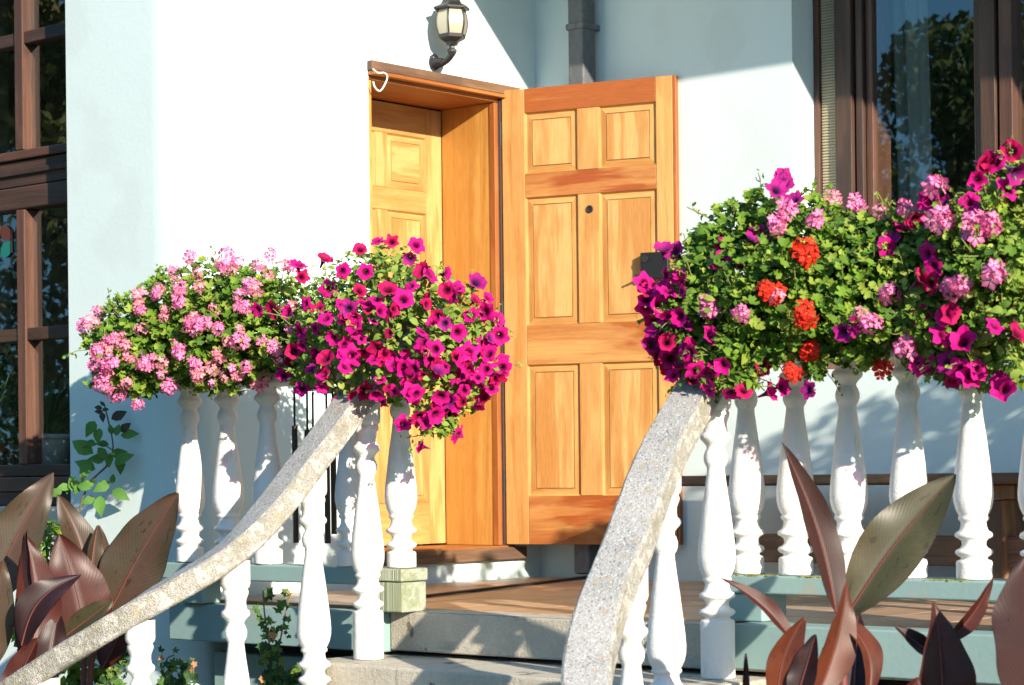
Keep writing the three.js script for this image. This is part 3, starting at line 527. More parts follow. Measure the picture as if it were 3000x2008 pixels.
function ovalLeaf(w, point, fold) {     // pointed leaf of length 1 from (0,-.5) to (0,.5)
  const rows = [[0, 0.03], [0.2, 0.75], [0.45, 1], [0.7, 0.75 - point * 0.15], [0.88, 0.4 - point * 0.2], [1, 0.02]], pos = [], idx = [];
  rows.forEach(([t, k], i) => { const z = 0.12 * Math.sin(t * 3.1) - 0.1 * t * t; pos.push(-w * k / 2, t - 0.5, z + fold * w * k / 2, 0, t - 0.5, z, w * k / 2, t - 0.5, z + fold * w * k / 2); if (i) { const a = (i - 1) * 3, b = i * 3; idx.push(a, a + 1, b + 1, a, b + 1, b, a + 1, a + 2, b + 2, a + 1, b + 2, b + 1); } });
  const g = new THREE.BufferGeometry(); g.setAttribute('position', new THREE.Float32BufferAttribute(pos, 3)); g.setIndex(idx); g.computeVertexNormals(); return g;
}
const geraniumLeaves = [0, 1, 2].map(() => lobedLeaf(6, 0.2, 0.25)), petuniaLeaves = [0, 1, 2].map(i => ovalLeaf(0.6 + 0.06 * i, 0.2, 0.25)), ivyLeaves = [0, 1].map(() => lobedLeaf(5, 0.42, 0.12)), roseLeaf = ovalLeaf(0.6, 0.6, 0.18);
// colour of a vertex set by position
function paint(g, fn) { const p = g.attributes.position, c = new Float32Array(p.count * 3); for (let i = 0; i < p.count; i++) c.set(fn(p.getX(i), p.getY(i), p.getZ(i)), i * 3); g.setAttribute('color', new THREE.BufferAttribute(c, 3)); return g; }
function petuniaGeo(limb, deep, under) {
  const N = 20, cupped = rr(-0.006, 0.014), lop = rr(-0.35, 0.35), lopA = rr(0, 6), ph = rr(0, 6), depth = rr(0.1, 0.2), fold = rr(0, 0.016), foldA = rr(0, 6), pos = [], col = [], idx = [];
  const rings = [[0.003, -0.044, 0], [0.0065, -0.018, 0], [0.012, -0.005, 0], [0.022, 0.0, 0.4], [0.034, 0.001, 1]];
  const ruf = [0, 1, 2, 3, 4].map(() => rr(-0.006, 0.006)), len = [0, 1, 2, 3, 4].map(() => rr(0.86, 1.12));
  rings.forEach(([r, z, lob], k) => { for (let i = 0; i < N; i++) {
    const a = i / N * Math.PI * 2, q = ((5 * a + ph) / 6.2832) % 1, li = Math.floor((((5 * a + ph) / 6.2832) % 5 + 5) % 5), R = r * (1 + lob * depth * Math.cos(5 * a + ph) + lob * lop * 0.3 * Math.cos(a - lopA)) * (1 + lob * (len[li] - 1) * (0.5 + 0.5 * Math.cos(5 * a + ph)));
    const back = Math.max(0, Math.cos(a - foldA)); pos.push(Math.cos(a) * R, Math.sin(a) * R, z + lob * (ruf[li] * Math.cos(5 * a + ph) + 0.0032 * Math.sin(10 * a + ph) - fold * back * back + cupped + rr(-0.0015, 0.0015)));
    const c = k < 1 ? under : k === 1 ? mul3(deep, 0.5) : k === 2 ? deep : k === 3 ? lerp3(limb, deep, 0.14 - 0.14 * Math.cos(5 * a + ph)) : limb; col.push(...mul3(c, rr(0.86, 1.12))); } });
  for (let k = 0; k < 4; k++) for (let i = 0; i < N; i++) { const a = k * N + i, b = k * N + (i + 1) % N; idx.push(a, b, b + N, a, b + N, a + N); }
  const g = new THREE.BufferGeometry(); g.setAttribute('position', new THREE.Float32BufferAttribute(pos, 3)); g.setAttribute('color', new THREE.Float32BufferAttribute(col, 3)); g.setIndex(idx); g.computeVertexNormals(); return g;
}
function umbelGeo(petal, pale, n, R) {   // head of small five petalled flowers, facing +z
  const pos = [], col = [], v = V(0, 0, 0), q = new THREE.Quaternion(), up = V(0, 0, 1);
  for (let i = 0; i < n; i++) {
    const th = Math.acos(1 - (i + 0.5) / n * 1.15), ph = i * 2.399 + rr(-0.3, 0.3), dir = V(Math.sin(th) * Math.cos(ph), Math.sin(th) * Math.sin(ph), Math.cos(th));
    const o = dir.clone().multiplyScalar(R * rr(0.6, 1.1)); o.z *= rr(0.5, 0.85); q.setFromUnitVectors(up, dir.clone().add(V(rr(-0.3, 0.3), rr(-0.3, 0.3), 0.1)).normalize());
    if (rnd() < 0.12) continue; const roll = rr(0, 6), s = rr(0.7, 1.25) * 0.0195, tone = rr(0.85, 1.12);
    for (let k = 0; k < 5; k++) {
      const a = roll + k * 1.2566, ca = Math.cos(a), sa = Math.sin(a), lift = rr(0.0, 0.35);
      const P = (r, w, z) => { v.set(ca * r - sa * w, sa * r + ca * w, z).multiplyScalar(s).applyQuaternion(q).add(o); return [v.x, v.y, v.z]; };
      const A = P(0.05, 0, 0), B = P(0.7, -0.4, lift * 0.6), C = P(1.1, 0, lift), D = P(0.7, 0.4, lift * 0.6);
      const ca1 = mul3(pale, tone), cb = mul3(petal, tone);
      for (const [p, c] of [[A, ca1], [B, cb], [C, lerp3(cb, ca1, 0.25)], [A, ca1], [C, lerp3(cb, ca1, 0.25)], [D, cb]]) { pos.push(...p); col.push(...c); }
    }
  }
  const g = new THREE.BufferGeometry(); g.setAttribute('position', new THREE.Float32BufferAttribute(pos, 3)); g.setAttribute('color', new THREE.Float32BufferAttribute(col, 3)); g.computeVertexNormals(); return g;
}
const PET = {
  magenta: [0, 1, 2, 3, 4, 5, 6].map(() => petuniaGeo([0.64, 0.004, 0.22], [0.22, 0.0, 0.07], [0.33, 0.08, 0.28])),
  crimson: [0, 1, 2, 3, 4, 5].map(() => petuniaGeo([0.5, 0.005, 0.1], [0.17, 0.0, 0.035], [0.3, 0.06, 0.16])),
  violet: [0, 1, 2, 3].map(() => petuniaGeo([0.4, 0.01, 0.2], [0.1, 0.01, 0.1], [0.4, 0.2, 0.42])),
};
const UMB = {
  pink: [0, 1, 2, 3, 4, 5].map(i => umbelGeo([0.78, 0.07, 0.32], [0.9, 0.46, 0.66], 9 + i % 4, 0.029)),
  rose: [0, 1, 2].map(() => umbelGeo([0.74, 0.13, 0.25], [0.88, 0.5, 0.52], 7, 0.026)),
  small: [0, 1, 2].map(() => umbelGeo([0.8, 0.1, 0.36], [0.9, 0.5, 0.66], 4, 0.02)),
  red: [0, 1, 2].map(() => umbelGeo([0.78, 0.025, 0.012], [0.8, 0.06, 0.03], 15, 0.03)),
};
const pick = a => a[Math.floor(rnd() * a.length)];
const zAxis = V(0, 0, 1), TOCAM = V(0, 0, 1);
function orient(dir, roll) { return new THREE.Quaternion().setFromUnitVectors(zAxis, dir).multiply(new THREE.Quaternion().setFromAxisAngle(zAxis, roll)); }
// blobs: [u, v, D, radius in pixels, depth radius in metres]
function makeBlobs(list) { return list.map(q => q.c ? q : blob(...q)); }
const blob = (u, v, D, r, dz, sy = 1) => ({ c: pt(u, v, D - 0.12), r: V(r / LENS * D, r / LENS * D * sy, (dz || r / LENS * D * 0.8) * 1.55) });
function hitBlobs(blobs, u, v, D0) {
  const o = V(0, EYE, 0), d = pt(u, v, 1).sub(o); let best = null;
  for (const B of blobs) {
    const oc = o.clone().sub(B.c).divide(B.r), dd = d.clone().divide(B.r), a = dd.dot(dd), b = 2 * oc.dot(dd), c = oc.dot(oc) - 1, q = b * b - 4 * a * c;
    if (q < 0) continue; const t = (-b - Math.sqrt(q)) / (2 * a); if (!best || t < best.t) { const p = o.clone().addScaledVector(d, t); best = { t, p, n: p.clone().sub(B.c).divide(B.r).divide(B.r).normalize() }; }
  }
  if (best) return best;
  // beside the mass: at the depth of the nearest blob
  let near = blobs[0], m = 1e9; for (const B of blobs) { const p = o.clone().addScaledVector(d, -B.c.z), L = p.distanceTo(B.c); if (L < m) { m = L; near = B; } }
  const p = o.clone().addScaledVector(d, -near.c.z - near.r.z * 0.25); return { t: 0, near: near.c.clone(), p, n: p.clone().sub(near.c).normalize().lerp(TOCAM, 0.5).normalize() };
}
function makePlant(name, label, category, group, blobList, o) {
  const blobs = makeBlobs(blobList), base = blobs.reduce((s, B) => s.add(B.c), V(0, 0, 0)).divideScalar(blobs.length); base.y = o.baseY;
  const root = thing(name, label, category, base, 0, group);
  const vol = blobs.map(B => B.r.x * B.r.y), total = vol.reduce((a, b) => a + b, 0);
  const pos = [], nor = [], col = [], m4 = new THREE.Matrix4(), v = V(0, 0, 0), parts = [];
  const sample = () => {
    let k = rnd() * total, i = 0; while (k > vol[i] && i < vol.length - 1) k -= vol[i++];
    const B = blobs[i], d = V(rr(-1, 1), rr(-1, 1), rr(-1, 1)); while (d.lengthSq() > 1 || d.lengthSq() < 0.05) d.set(rr(-1, 1), rr(-1, 1), rr(-1, 1)); d.normalize();
    const f = Math.pow(rnd(), 0.45) * 1.05;
    return { p: B.c.clone().add(d.clone().multiply(B.r).multiplyScalar(f)), d, f };
  };
  const inside = p => blobs.reduce((s, B) => Math.max(s, 1 - p.clone().sub(B.c).divide(B.r).length()), -1);
  let placed = 0, guard = 0;
  while (placed < o.leaves && guard++ < o.leaves * 6) {
    const { p, d } = sample(), dep = inside(p); if (dep > 0.6) continue;
    const n = d.clone().multiplyScalar(0.55).add(V(0, 0.45, 0)).addScaledVector(SUN, 0.5).add(V(rr(-1, 1), rr(-1, 1), rr(-1, 1)).multiplyScalar(0.65)).normalize();
    const s = o.size * rr(0.6, 1.2), g = o.shapes[Math.floor(rnd() * o.shapes.length)], q = orient(n, rr(0, 6.28)), tone = Math.floor(rnd() * o.tones.length), front = d.z > -0.05 && dep < 0.16;
    placed++;
    if (front && parts.length < 290 && s > o.size * 0.75) { const m = shade(new THREE.Mesh(g, o.mats[tone])); m.name = 'leaf'; m.position.copy(p).sub(base); m.quaternion.copy(q); m.scale.setScalar(s); root.add(m); parts.push(m); continue; }
    const P = g.attributes.position, Nn = g.attributes.normal, I = g.index, c = mul3(o.tones[tone], rr(0.85, 1.15));
    for (let i = 0; i < I.count; i++) { const k = I.getX(i); v.fromBufferAttribute(P, k).multiplyScalar(s).applyQuaternion(q).add(p).sub(base); pos.push(v.x, v.y, v.z); v.fromBufferAttribute(Nn, k).applyQuaternion(q); nor.push(v.x, v.y, v.z); col.push(...c); }
  }
  const fg = new THREE.BufferGeometry(); fg.setAttribute('position', new THREE.Float32BufferAttribute(pos, 3)); fg.setAttribute('normal', new THREE.Float32BufferAttribute(nor, 3)); fg.setAttribute('color', new THREE.Float32BufferAttribute(col, 3));
  const fo = shade(new THREE.Mesh(fg, vcLeaf)); fo.name = 'foliage'; fo.userData.kind = 'stuff'; root.add(fo);
  for (let i = 0; i < (o.stems || 0); i++) {         // arching stems that stick out of the mass
    const { p, d } = sample(), q = p.clone().addScaledVector(d, rr(0.03, 0.07)).add(V(0, rr(-0.02, 0.04), 0.01)), r = p.clone().lerp(blobs[0].c, 0.15);
    const m = part('stem', tube([r, p, q].map(x => x.clone().sub(base)), 0.0018, 6, 4), o.stemMat, root);
  }
  const bit = (g, p, q, s, c) => { const P = g.attributes.position, Nn = g.attributes.normal, I = g.index; for (let i = 0; i < I.count; i++) { const k = I.getX(i); v.fromBufferAttribute(P, k).multiplyScalar(s).applyQuaternion(q).add(p).sub(base); xp.push(v.x, v.y, v.z); v.fromBufferAttribute(Nn, k).applyQuaternion(q); xn.push(v.x, v.y, v.z); xc.push(...c); } }, xp = [], xn = [], xc = [];
  for (let i = 0; i < (o.sprigs || 0); i++) {
    const B = blobs[Math.floor(rnd() * blobs.length)], d = V(rr(-1, 1), rr(-0.7, 1), rr(-0.2, 1)).normalize(), p = B.c.clone().add(d.clone().multiply(B.r).multiplyScalar(0.95)); if (inside(p) > 0.12) continue;
    const L = rr(0.025, 0.075), e = d.clone().add(V(rr(-0.4, 0.4), rr(-0.3, 0.5), rr(-0.3, 0.3))).normalize(), q1 = p.clone().addScaledVector(e, L * 0.6), q2 = p.clone().addScaledVector(e, L).add(V(0, rr(-0.02, 0.01), 0));
    part('shoot', tube([p.clone().addScaledVector(d, -0.04), p, q1, q2].map(x => x.clone().sub(base)), 0.0015, 6, 4), o.stemMat, root);
    for (let k = 0; k < 6; k++) { const t = k / 5, w = p.clone().lerp(q2, t).add(V(rr(-0.012, 0.012), rr(-0.012, 0.012), rr(-0.012, 0.012))); bit(pick(o.shapes), w, orient(V(rr(-1, 1), rr(-0.2, 1), rr(0, 1)).normalize(), rr(0, 6.28)), o.size * rr(0.4, 0.85) * (1.1 - 0.4 * t), mul3(pick(o.tones), rr(0.9, 1.2))); }
  }
  if (xp.length) { const g = new THREE.BufferGeometry(); g.setAttribute('position', new THREE.Float32BufferAttribute(xp, 3)); g.setAttribute('normal', new THREE.Float32BufferAttribute(xn, 3)); g.setAttribute('color', new THREE.Float32BufferAttribute(xc, 3)); const m = shade(new THREE.Mesh(g, vcLeaf)); m.name = 'shoot_leaves'; m.userData.kind = 'stuff'; root.add(m); }
  const bloom = (geo, u, v, s, face, sink = 0, wild = 0.5) => {
    const h = hitBlobs(blobs, u, v), n = h.n.clone().multiplyScalar(0.6).addScaledVector(TOCAM, face).addScaledVector(SUN, 0.25).add(V(rr(-1, 1), rr(-0.8, 0.9), rr(-0.3, 0.3)).multiplyScalar(wild)).normalize();
    if (!h.t) part('stalk', tube([h.near.clone(), h.p.clone().lerp(h.near, 0.5).add(V(0, 0.012, 0)), h.p].map(x => x.clone().sub(base)), 0.0016, 6, 4), o.stemMat, root);
    const m = shade(new THREE.Mesh(geo, vcPetal)); m.name = 'flower'; m.position.copy(h.p).addScaledVector(h.n, 0.02 - sink).sub(base); m.quaternion.copy(orient(n, rr(0, 6.28))); m.scale.setScalar(s); root.add(m); return m;
  };
  return { root, bloom, blobs, sample, base };
}
const GREEN = { ger: [[0.1, 0.195, 0.014], [0.145, 0.255, 0.022], [0.06, 0.135, 0.012], [0.24, 0.32, 0.04]], pet: [[0.155, 0.245, 0.034], [0.22, 0.32, 0.05], [0.1, 0.18, 0.024], [0.3, 0.35, 0.065]] };
const gerMats = GREEN.ger.map(c => leafMat(...c)), petMats = GREEN.pet.map(c => leafMat(...c)), stemMat = leafMat(0.2, 0.22, 0.07, 0);
const gerOpt = { shapes: geraniumLeaves, tones: GREEN.ger, mats: gerMats, size: 0.033, stems: 40, sprigs: 90, stemMat }, petOpt = { shapes: petuniaLeaves, tones: GREEN.pet, mats: petMats, size: 0.031, stems: 36, sprigs: 80, stemMat };
const Z = (list, ox, oy, k = 2.24) => list.map(([x, y]) => [ox + x / k, oy + y / k]);

// planters on the rails
function planter(label, a0, a1, b, y) {
  const p = thing('flower_box', label, 'planter', H((a0 + a1) / 2, y, b), TURN, 'flower boxes on the rails'), w = (a1 - a0) / 2;
  part('front_wall', box(-w, w, 0, 0.13, 0.06, 0.072), M.boxPlastic, p); part('back_wall', box(-w, w, 0, 0.13, -0.072, -0.06), M.boxPlastic, p);
  for (const s of [-1, 1]) part('end_wall', box(s * w - 0.006, s * w + 0.006, 0.001, 0.129, -0.059, 0.059), M.boxPlastic, p);
  part('soil', box(-w + 0.008, w - 0.008, 0.004, 0.11, -0.058, 0.058), M.soil, p);
}
planter('flower box holding the pink geraniums on the left rail', 0.0, 0.52, 2.13, 0.821);
planter('flower box holding the magenta petunias on the left rail', 0.56, 1.24, 2.13, 0.821);
planter('flower box holding the red geraniums on the right rail', 2.42, 3.0, 1.97, 0.821);
planter('flower box at the right end of the right rail', 3.04, 3.72, 1.97, 0.821);

// left: pink ivy geranium
{
  const P = makePlant('geranium_plant', 'pink flowering ivy geranium spilling over the left rail beside the house corner', 'geranium', 'plants in the flower boxes',
    [[320, 1010, 7.95, 70, 0.1], [400, 960, 7.95, 95, 0.12], [500, 910, 7.95, 110, 0.13], [610, 880, 7.9, 110, 0.14], [720, 870, 7.85, 100, 0.14], [820, 890, 7.8, 90, 0.13], [400, 1060, 7.9, 95, 0.12], [510, 1030, 7.9, 115, 0.14], [630, 1010, 7.85, 120, 0.15], [740, 1000, 7.8, 120, 0.15], [820, 1010, 7.75, 100, 0.14], [330, 1100, 7.9, 60, 0.08], [420, 1130, 7.9, 45, 0.08], [700, 1090, 7.8, 60, 0.1], [610, 1080, 7.8, 70, 0.1]],
    { ...gerOpt, baseY: 0.93, leaves: 5600 });
  const at = Z([[1255, 250], [1500, 240], [1560, 300], [1440, 300], [1490, 330], [1680, 320], [1780, 240], [1860, 310], [1910, 310], [1135, 360], [1200, 440], [1310, 430], [1030, 490], [1200, 520], [945, 575], [1440, 560], [1590, 540], [665, 620], [570, 700], [625, 690], [1330, 690], [1270, 680], [1420, 710], [690, 810], [745, 790], [650, 830], [1165, 850], [1430, 860], [1580, 780], [1800, 820], [760, 920], [850, 890], [970, 920], [720, 940], [1290, 910], [840, 1030], [680, 1050], [750, 1100], [1620, 930], [1650, 1040], [1690, 1060], [910, 1165], [1115, 1050], [1700, 450], [1620, 430], [640, 960]], 0, 650);
  at.forEach(([u, v], i) => P.bloom(pick(i % 4 === 3 ? UMB.rose : UMB.pink), u, v, rr(0.65, 1.0), 0.75));
  for (let i = 0; i < 44; i++) { const u = rr(270, 860), v = rr(800, 1120), h = hitBlobs(P.blobs, u, v); if (h.t) P.bloom(pick(UMB.rose.concat(UMB.small)), u, v, rr(0.5, 0.9), 0.6, 0.012); }
}
// left: magenta petunia
{
  const P = makePlant('petunia_plant', 'large magenta petunia spilling over the left rail in front of the doorway', 'petunia', 'plants in the flower boxes',
    [[960, 880, 7.6, 70, 0.1], [1050, 830, 7.55, 90, 0.12], [1150, 810, 7.5, 95, 0.13], [1240, 860, 7.4, 90, 0.13], [1330, 920, 7.3, 90, 0.13], [1400, 990, 7.25, 65, 0.1], [950, 980, 7.55, 100, 0.13], [1060, 960, 7.45, 130, 0.16], [1190, 980, 7.35, 140, 0.17], [1310, 1040, 7.25, 120, 0.15], [1390, 1080, 7.2, 75, 0.1], [930, 1070, 7.55, 70, 0.1], [1030, 1080, 7.4, 100, 0.13], [1150, 1100, 7.3, 90, 0.13], [1270, 1130, 7.2, 95, 0.12], [1350, 1150, 7.2, 65, 0.09], [1280, 1220, 7.15, 50, 0.07], [1260, 1270, 7.15, 28, 0.04], [1310, 1250, 7.15, 30, 0.04], [890, 1090, 7.65, 45, 0.07], [1080, 930, 7.85, 110, 0.16], [1200, 960, 7.75, 120, 0.16], [960, 960, 7.95, 90, 0.15], [1060, 1050, 7.85, 80, 0.14]],
    { ...petOpt, baseY: 0.93, leaves: 6500 });
  const at = [...Z([[1715, 590], [1815, 580], [1910, 590], [2020, 570], [2090, 600], [1990, 720], [2100, 700], [2170, 640], [1980, 300], [2130, 270], [2000, 380], [2150, 460], [1920, 940], [1960, 870], [2070, 880], [2165, 910], [2080, 970], [2000, 1060], [2140, 1060], [2210, 1170], [1900, 1000]], 0, 650),
    ...Z([[120, 220], [250, 160], [330, 170], [480, 170], [190, 330], [30, 340], [420, 260], [530, 350], [570, 370], [660, 365], [870, 420], [760, 470], [700, 480], [940, 510], [850, 530], [120, 490], [60, 590], [280, 610], [320, 480], [450, 460], [410, 540], [540, 570], [640, 660], [680, 700], [860, 650], [930, 630], [1010, 660], [1000, 750], [950, 760], [750, 750], [560, 800], [630, 840], [180, 840], [40, 790], [90, 680], [270, 820], [240, 920], [290, 900], [60, 890], [30, 950], [340, 950], [450, 980], [500, 990], [620, 1000], [640, 940], [520, 940], [780, 900], [840, 920], [810, 850], [940, 890], [900, 810], [1020, 960], [990, 1010], [1040, 900], [740, 1030], [780, 1040], [890, 1000], [920, 1110], [960, 1060], [490, 1110], [520, 1120], [640, 1130], [680, 1150], [720, 1170], [750, 1240], [250, 1100], [340, 1090], [130, 1080], [550, 1280], [620, 1270], [580, 1300], [740, 1380], [550, 1440], [730, 1230], [30, 1190], [430, 1330]], 1000, 650)];
  at.forEach(([u, v]) => P.bloom(pick(rnd() < 0.66 ? PET.magenta : rnd() < 0.8 ? PET.crimson : PET.violet), u, v, rr(0.6, 1.0), 0.3, 0, 1.0));
  for (let i = 0; i < 120; i++) { const u = rr(880, 1450), v = rr(780, 1250), h = hitBlobs(P.blobs, u, v); if (h.t && v > 850 - (u - 900) * 0.05 + rr(0, 160)) P.bloom(pick(rnd() < 0.6 ? PET.magenta : PET.crimson), u, v, rr(0.45, 0.8), 0.25, 0.01, 1.1); }
}
// right: petunia at the rail end, geraniums in the middle, both at the far end
{
  const P = makePlant('petunia_plant', 'dark magenta petunia hanging over the top of the right stone handrail', 'petunia', 'plants in the flower boxes',
    [[2005, 815, 6.65, 40, 0.06], [1978, 905, 6.65, 66, 0.1], [2060, 800, 6.6, 90, 0.12], [2060, 900, 6.55, 95, 0.13], [2000, 990, 6.6, 75, 0.1], [2060, 1060, 6.5, 75, 0.1], [2130, 1030, 6.45, 80, 0.1], [2090, 1110, 6.45, 40, 0.06], [2170, 1110, 6.4, 45, 0.06], [2070, 720, 6.6, 60, 0.09]],
    { ...petOpt, tones: GREEN.ger, mats: gerMats, baseY: 0.93, leaves: 3400 });
  const at = [...Z([[2010, 420], [2130, 210], [2200, 220], [2170, 350], [2190, 470], [2050, 560], [2120, 550], [2200, 620], [2170, 780], [2060, 800], [2150, 920], [2100, 870], [2200, 1000], [2040, 470], [2020, 520], [2090, 640], [2110, 720], [2160, 660], [2130, 480], [2080, 700], [2180, 860]], 1000, 650), ...Z([[210, 270], [230, 150], [330, 220], [440, 240], [20, 700], [40, 840], [80, 870], [280, 910], [150, 1010], [190, 1060], [400, 1070], [350, 1090], [110, 960], [20, 600], [540, 1110], [620, 1080], [500, 960]], 2000, 650)];
  at.forEach(([u, v]) => P.bloom(pick(rnd() < 0.66 ? PET.magenta : rnd() < 0.7 ? PET.crimson : PET.violet), u, v, rr(0.7, 1.05), 0.3, 0, 1.0));
  for (let i = 0; i < 40; i++) { const u = rr(1900, 2180), v = rr(800, 1140), h = hitBlobs(P.blobs, u, v); if (h.t && u < 2000 + (v - 800) * 0.5) P.bloom(pick(rnd() < 0.6 ? PET.magenta : PET.crimson), u, v, rr(0.5, 0.85), 0.25, 0.01, 1.1); }
}
{
  const P = makePlant('geranium_plant', 'geranium with scarlet and pink heads on the right rail above the bench', 'geranium', 'plants in the flower boxes',
    [[2150, 680, 6.6, 90, 0.12], [2250, 650, 6.55, 95, 0.13], [2350, 670, 6.5, 95, 0.13], [2450, 710, 6.45, 100, 0.13], [2550, 720, 6.4, 90, 0.12], [2180, 800, 6.5, 115, 0.14], [2300, 800, 6.45, 130, 0.16], [2430, 820, 6.4, 130, 0.16], [2540, 840, 6.35, 115, 0.14], [2200, 920, 6.45, 110, 0.14], [2320, 940, 6.4, 115, 0.14], [2450, 950, 6.35, 110, 0.14], [2560, 960, 6.3, 95, 0.13], [2240, 1030, 6.4, 60, 0.08], [2390, 1050, 6.35, 45, 0.07], [2520, 1040, 6.3, 55, 0.08], [2390, 1080, 6.32, 30, 0.05], [2620, 690, 6.35, 75, 0.1], [2630, 800, 6.3, 80, 0.11], [2300, 800, 6.85, 120, 0.16], [2450, 830, 6.75, 120, 0.16], [2380, 930, 6.8, 90, 0.14]],
    { ...gerOpt, baseY: 0.93, leaves: 6500 });
  Z([[790, 220], [550, 490], [790, 610], [870, 820], [740, 985], [1290, 950]], 2000, 650).forEach(([u, v], i) => P.bloom(pick(UMB.red), u, v, i < 3 ? 1.1 : 0.85, 0.9));
  [...Z([[620, 30], [190, 580], [410, 590], [650, 520], [1345, 450], [1260, 670], [1210, 620], [1440, 760]], 2000, 650), ...Z([[610, 1450], [960, 1330], [1120, 1370], [860, 1450], [1290, 1420], [1450, 1410], [720, 1400]], 2000, 0)].forEach(([u, v], i) => P.bloom(pick(i % 3 ? UMB.pink : UMB.rose), u, v, rr(0.75, 1.05), 0.75));
  [...Z([[510, 80], [450, 150], [1060, 700], [1090, 680], [830, 1080], [1380, 180]], 2000, 650), ...Z([[650, 1230], [610, 1290], [520, 1520], [750, 1350], [650, 1190]], 2000, 0)].forEach(([u, v]) => P.bloom(pick(PET.violet), u, v, rr(0.7, 1), 0.3, 0, 1.0));
}
{
  const P = makePlant('petunia_plant', 'tall magenta and crimson petunia at the right edge of the picture', 'petunia', 'plants in the flower boxes',
    [[2650, 760, 6.3, 80, 0.11], [2740, 720, 6.25, 95, 0.12], [2830, 660, 6.2, 95, 0.12], [2920, 600, 6.15, 90, 0.11], [3000, 560, 6.1, 80, 0.11], [2960, 500, 6.12, 30, 0.04], [2680, 880, 6.25, 100, 0.13], [2790, 830, 6.2, 125, 0.15], [2910, 780, 6.1, 130, 0.16], [3020, 720, 6.05, 120, 0.15], [2720, 990, 6.2, 95, 0.12], [2830, 970, 6.15, 120, 0.14], [2950, 940, 6.05, 120, 0.14], [3040, 900, 6.0, 110, 0.14], [2760, 1070, 6.15, 55, 0.07], [2860, 1080, 6.1, 70, 0.09], [2980, 1060, 6.0, 70, 0.1]],
    { ...petOpt, baseY: 0.93, leaves: 6500 });
  [...Z([[1640, 240], [1680, 310], [1640, 190], [1480, 80], [1380, 180], [1580, 410], [1570, 590], [1660, 400], [1760, 640], [1790, 620], [1700, 740], [1860, 770], [2080, 670], [2200, 710], [1640, 920], [1610, 940], [1740, 930], [1820, 980], [1860, 970], [1960, 960], [1920, 990], [2050, 1020], [1760, 1000], [2110, 1080]], 2000, 650), ...Z([[1760, 1370], [1560, 1470], [1480, 1510], [1900, 1360], [1970, 1210], [2040, 1070], [2150, 1030], [2220, 1160], [2140, 1260], [1640, 1340], [2070, 1080], [2000, 1100]], 2000, 0)].forEach(([u, v]) => P.bloom(pick(rnd() < 0.45 ? PET.magenta : rnd() < 0.75 ? PET.crimson : PET.violet), u, v, rr(0.7, 1.08), 0.3, 0, 1.0));
}
{
  const P = makePlant('geranium_plant', 'pale pink geranium growing among the petunias at the right edge', 'geranium', 'plants in the flower boxes',
    [[2780, 700, 6.12, 60, 0.08], [2900, 640, 6.05, 70, 0.08], [2840, 790, 6.04, 90, 0.1], [2920, 770, 5.98, 80, 0.09], [2700, 960, 6.12, 60, 0.07]], { ...gerOpt, baseY: 0.93, leaves: 500 });
  [...Z([[1850, 380], [1800, 400], [2060, 310], [1900, 130], [1740, 40], [2030, 10], [1470, 800]], 2000, 650), ...Z([[1660, 1260], [1720, 1470], [2030, 1450], [1960, 1450]], 2000, 0)].forEach(([u, v]) => P.bloom(pick(UMB.pink), u, v, rr(0.9, 1.15), 0.75));
}

// beyond the right edge: tall plants on the side rail, which shade the wall above the bench
{
  const bl = []; for (let b = 0.65; b <= 2.0; b += 0.15) bl.push({ c: H(4.2 + rr(-0.05, 0.05), 1.2 + rr(-0.04, 0.04), b), r: V(0.2, 0.44 + rr(-0.06, 0.08), 0.2) });
  const P = makePlant('petunia_plant', 'tall leafy petunia on the side rail beyond the right edge of the picture', 'petunia', 'plants in the flower boxes', bl, { ...petOpt, size: 0.06, baseY: 0.93, leaves: 5200 });
  planter('flower box on the side rail beyond the right edge', 3.95, 4.45, 1.3, 0.821);
}

// ---------------------------------------------------------------- canna lilies
function cannaTex(a, b, vein, s) {
  return tex(256, 1024, (x, y) => {
    const e = Math.abs(x - 0.5) * 2, ph = y * 26 - 9 * Math.pow(e, 0.75) + 0.9 * fbm(x, y, 4, s, 3), st = 0.5 + 0.5 * Math.sin(ph * 6.283), fine = 0.5 + 0.5 * Math.sin(ph * 6.283 * 3.3 + 1);
    let c = lerp3(a, b, sstep(0.35, 0.7, fbm(x, y, 3, s + 4, 4)));
    c = lerp3(c, vein, 0.3 * Math.pow(st, 3) * (0.4 + 0.9 * fbm(x, y, 5, s + 30, 3)) + 0.1 * fine * fine);
    c = lerp3(c, mul3(vein, 0.6), 0.6 * sstep(0.72, 0.8, fbm(x, y, 14, s + 40, 3)));
    return mul3(lerp3(c, vein, 0.55 * sstep(0.93, 0.99, e)), 0.88 + 0.24 * tnoise(x, y, 60, 200, s + 9));
  }, 1, 1);
}
const cannaBump = tex(256, 1024, (x, y) => { const e = Math.abs(x - 0.5) * 2; return 0.5 + 0.35 * Math.sin((y * 26 - 9 * Math.pow(e, 0.75)) * 6.283) + 0.15 * Math.sin((y * 26 - 9 * Math.pow(e, 0.75)) * 6.283 * 3.3); }, 1, 1, false);
const cm = (map) => new THREE.MeshPhysicalMaterial({ map, bumpMap: cannaBump, bumpScale: 0.00015, roughness: 0.4, specularIntensity: 0.5, transmission: 0.2, thickness: 0, side: THREE.DoubleSide });
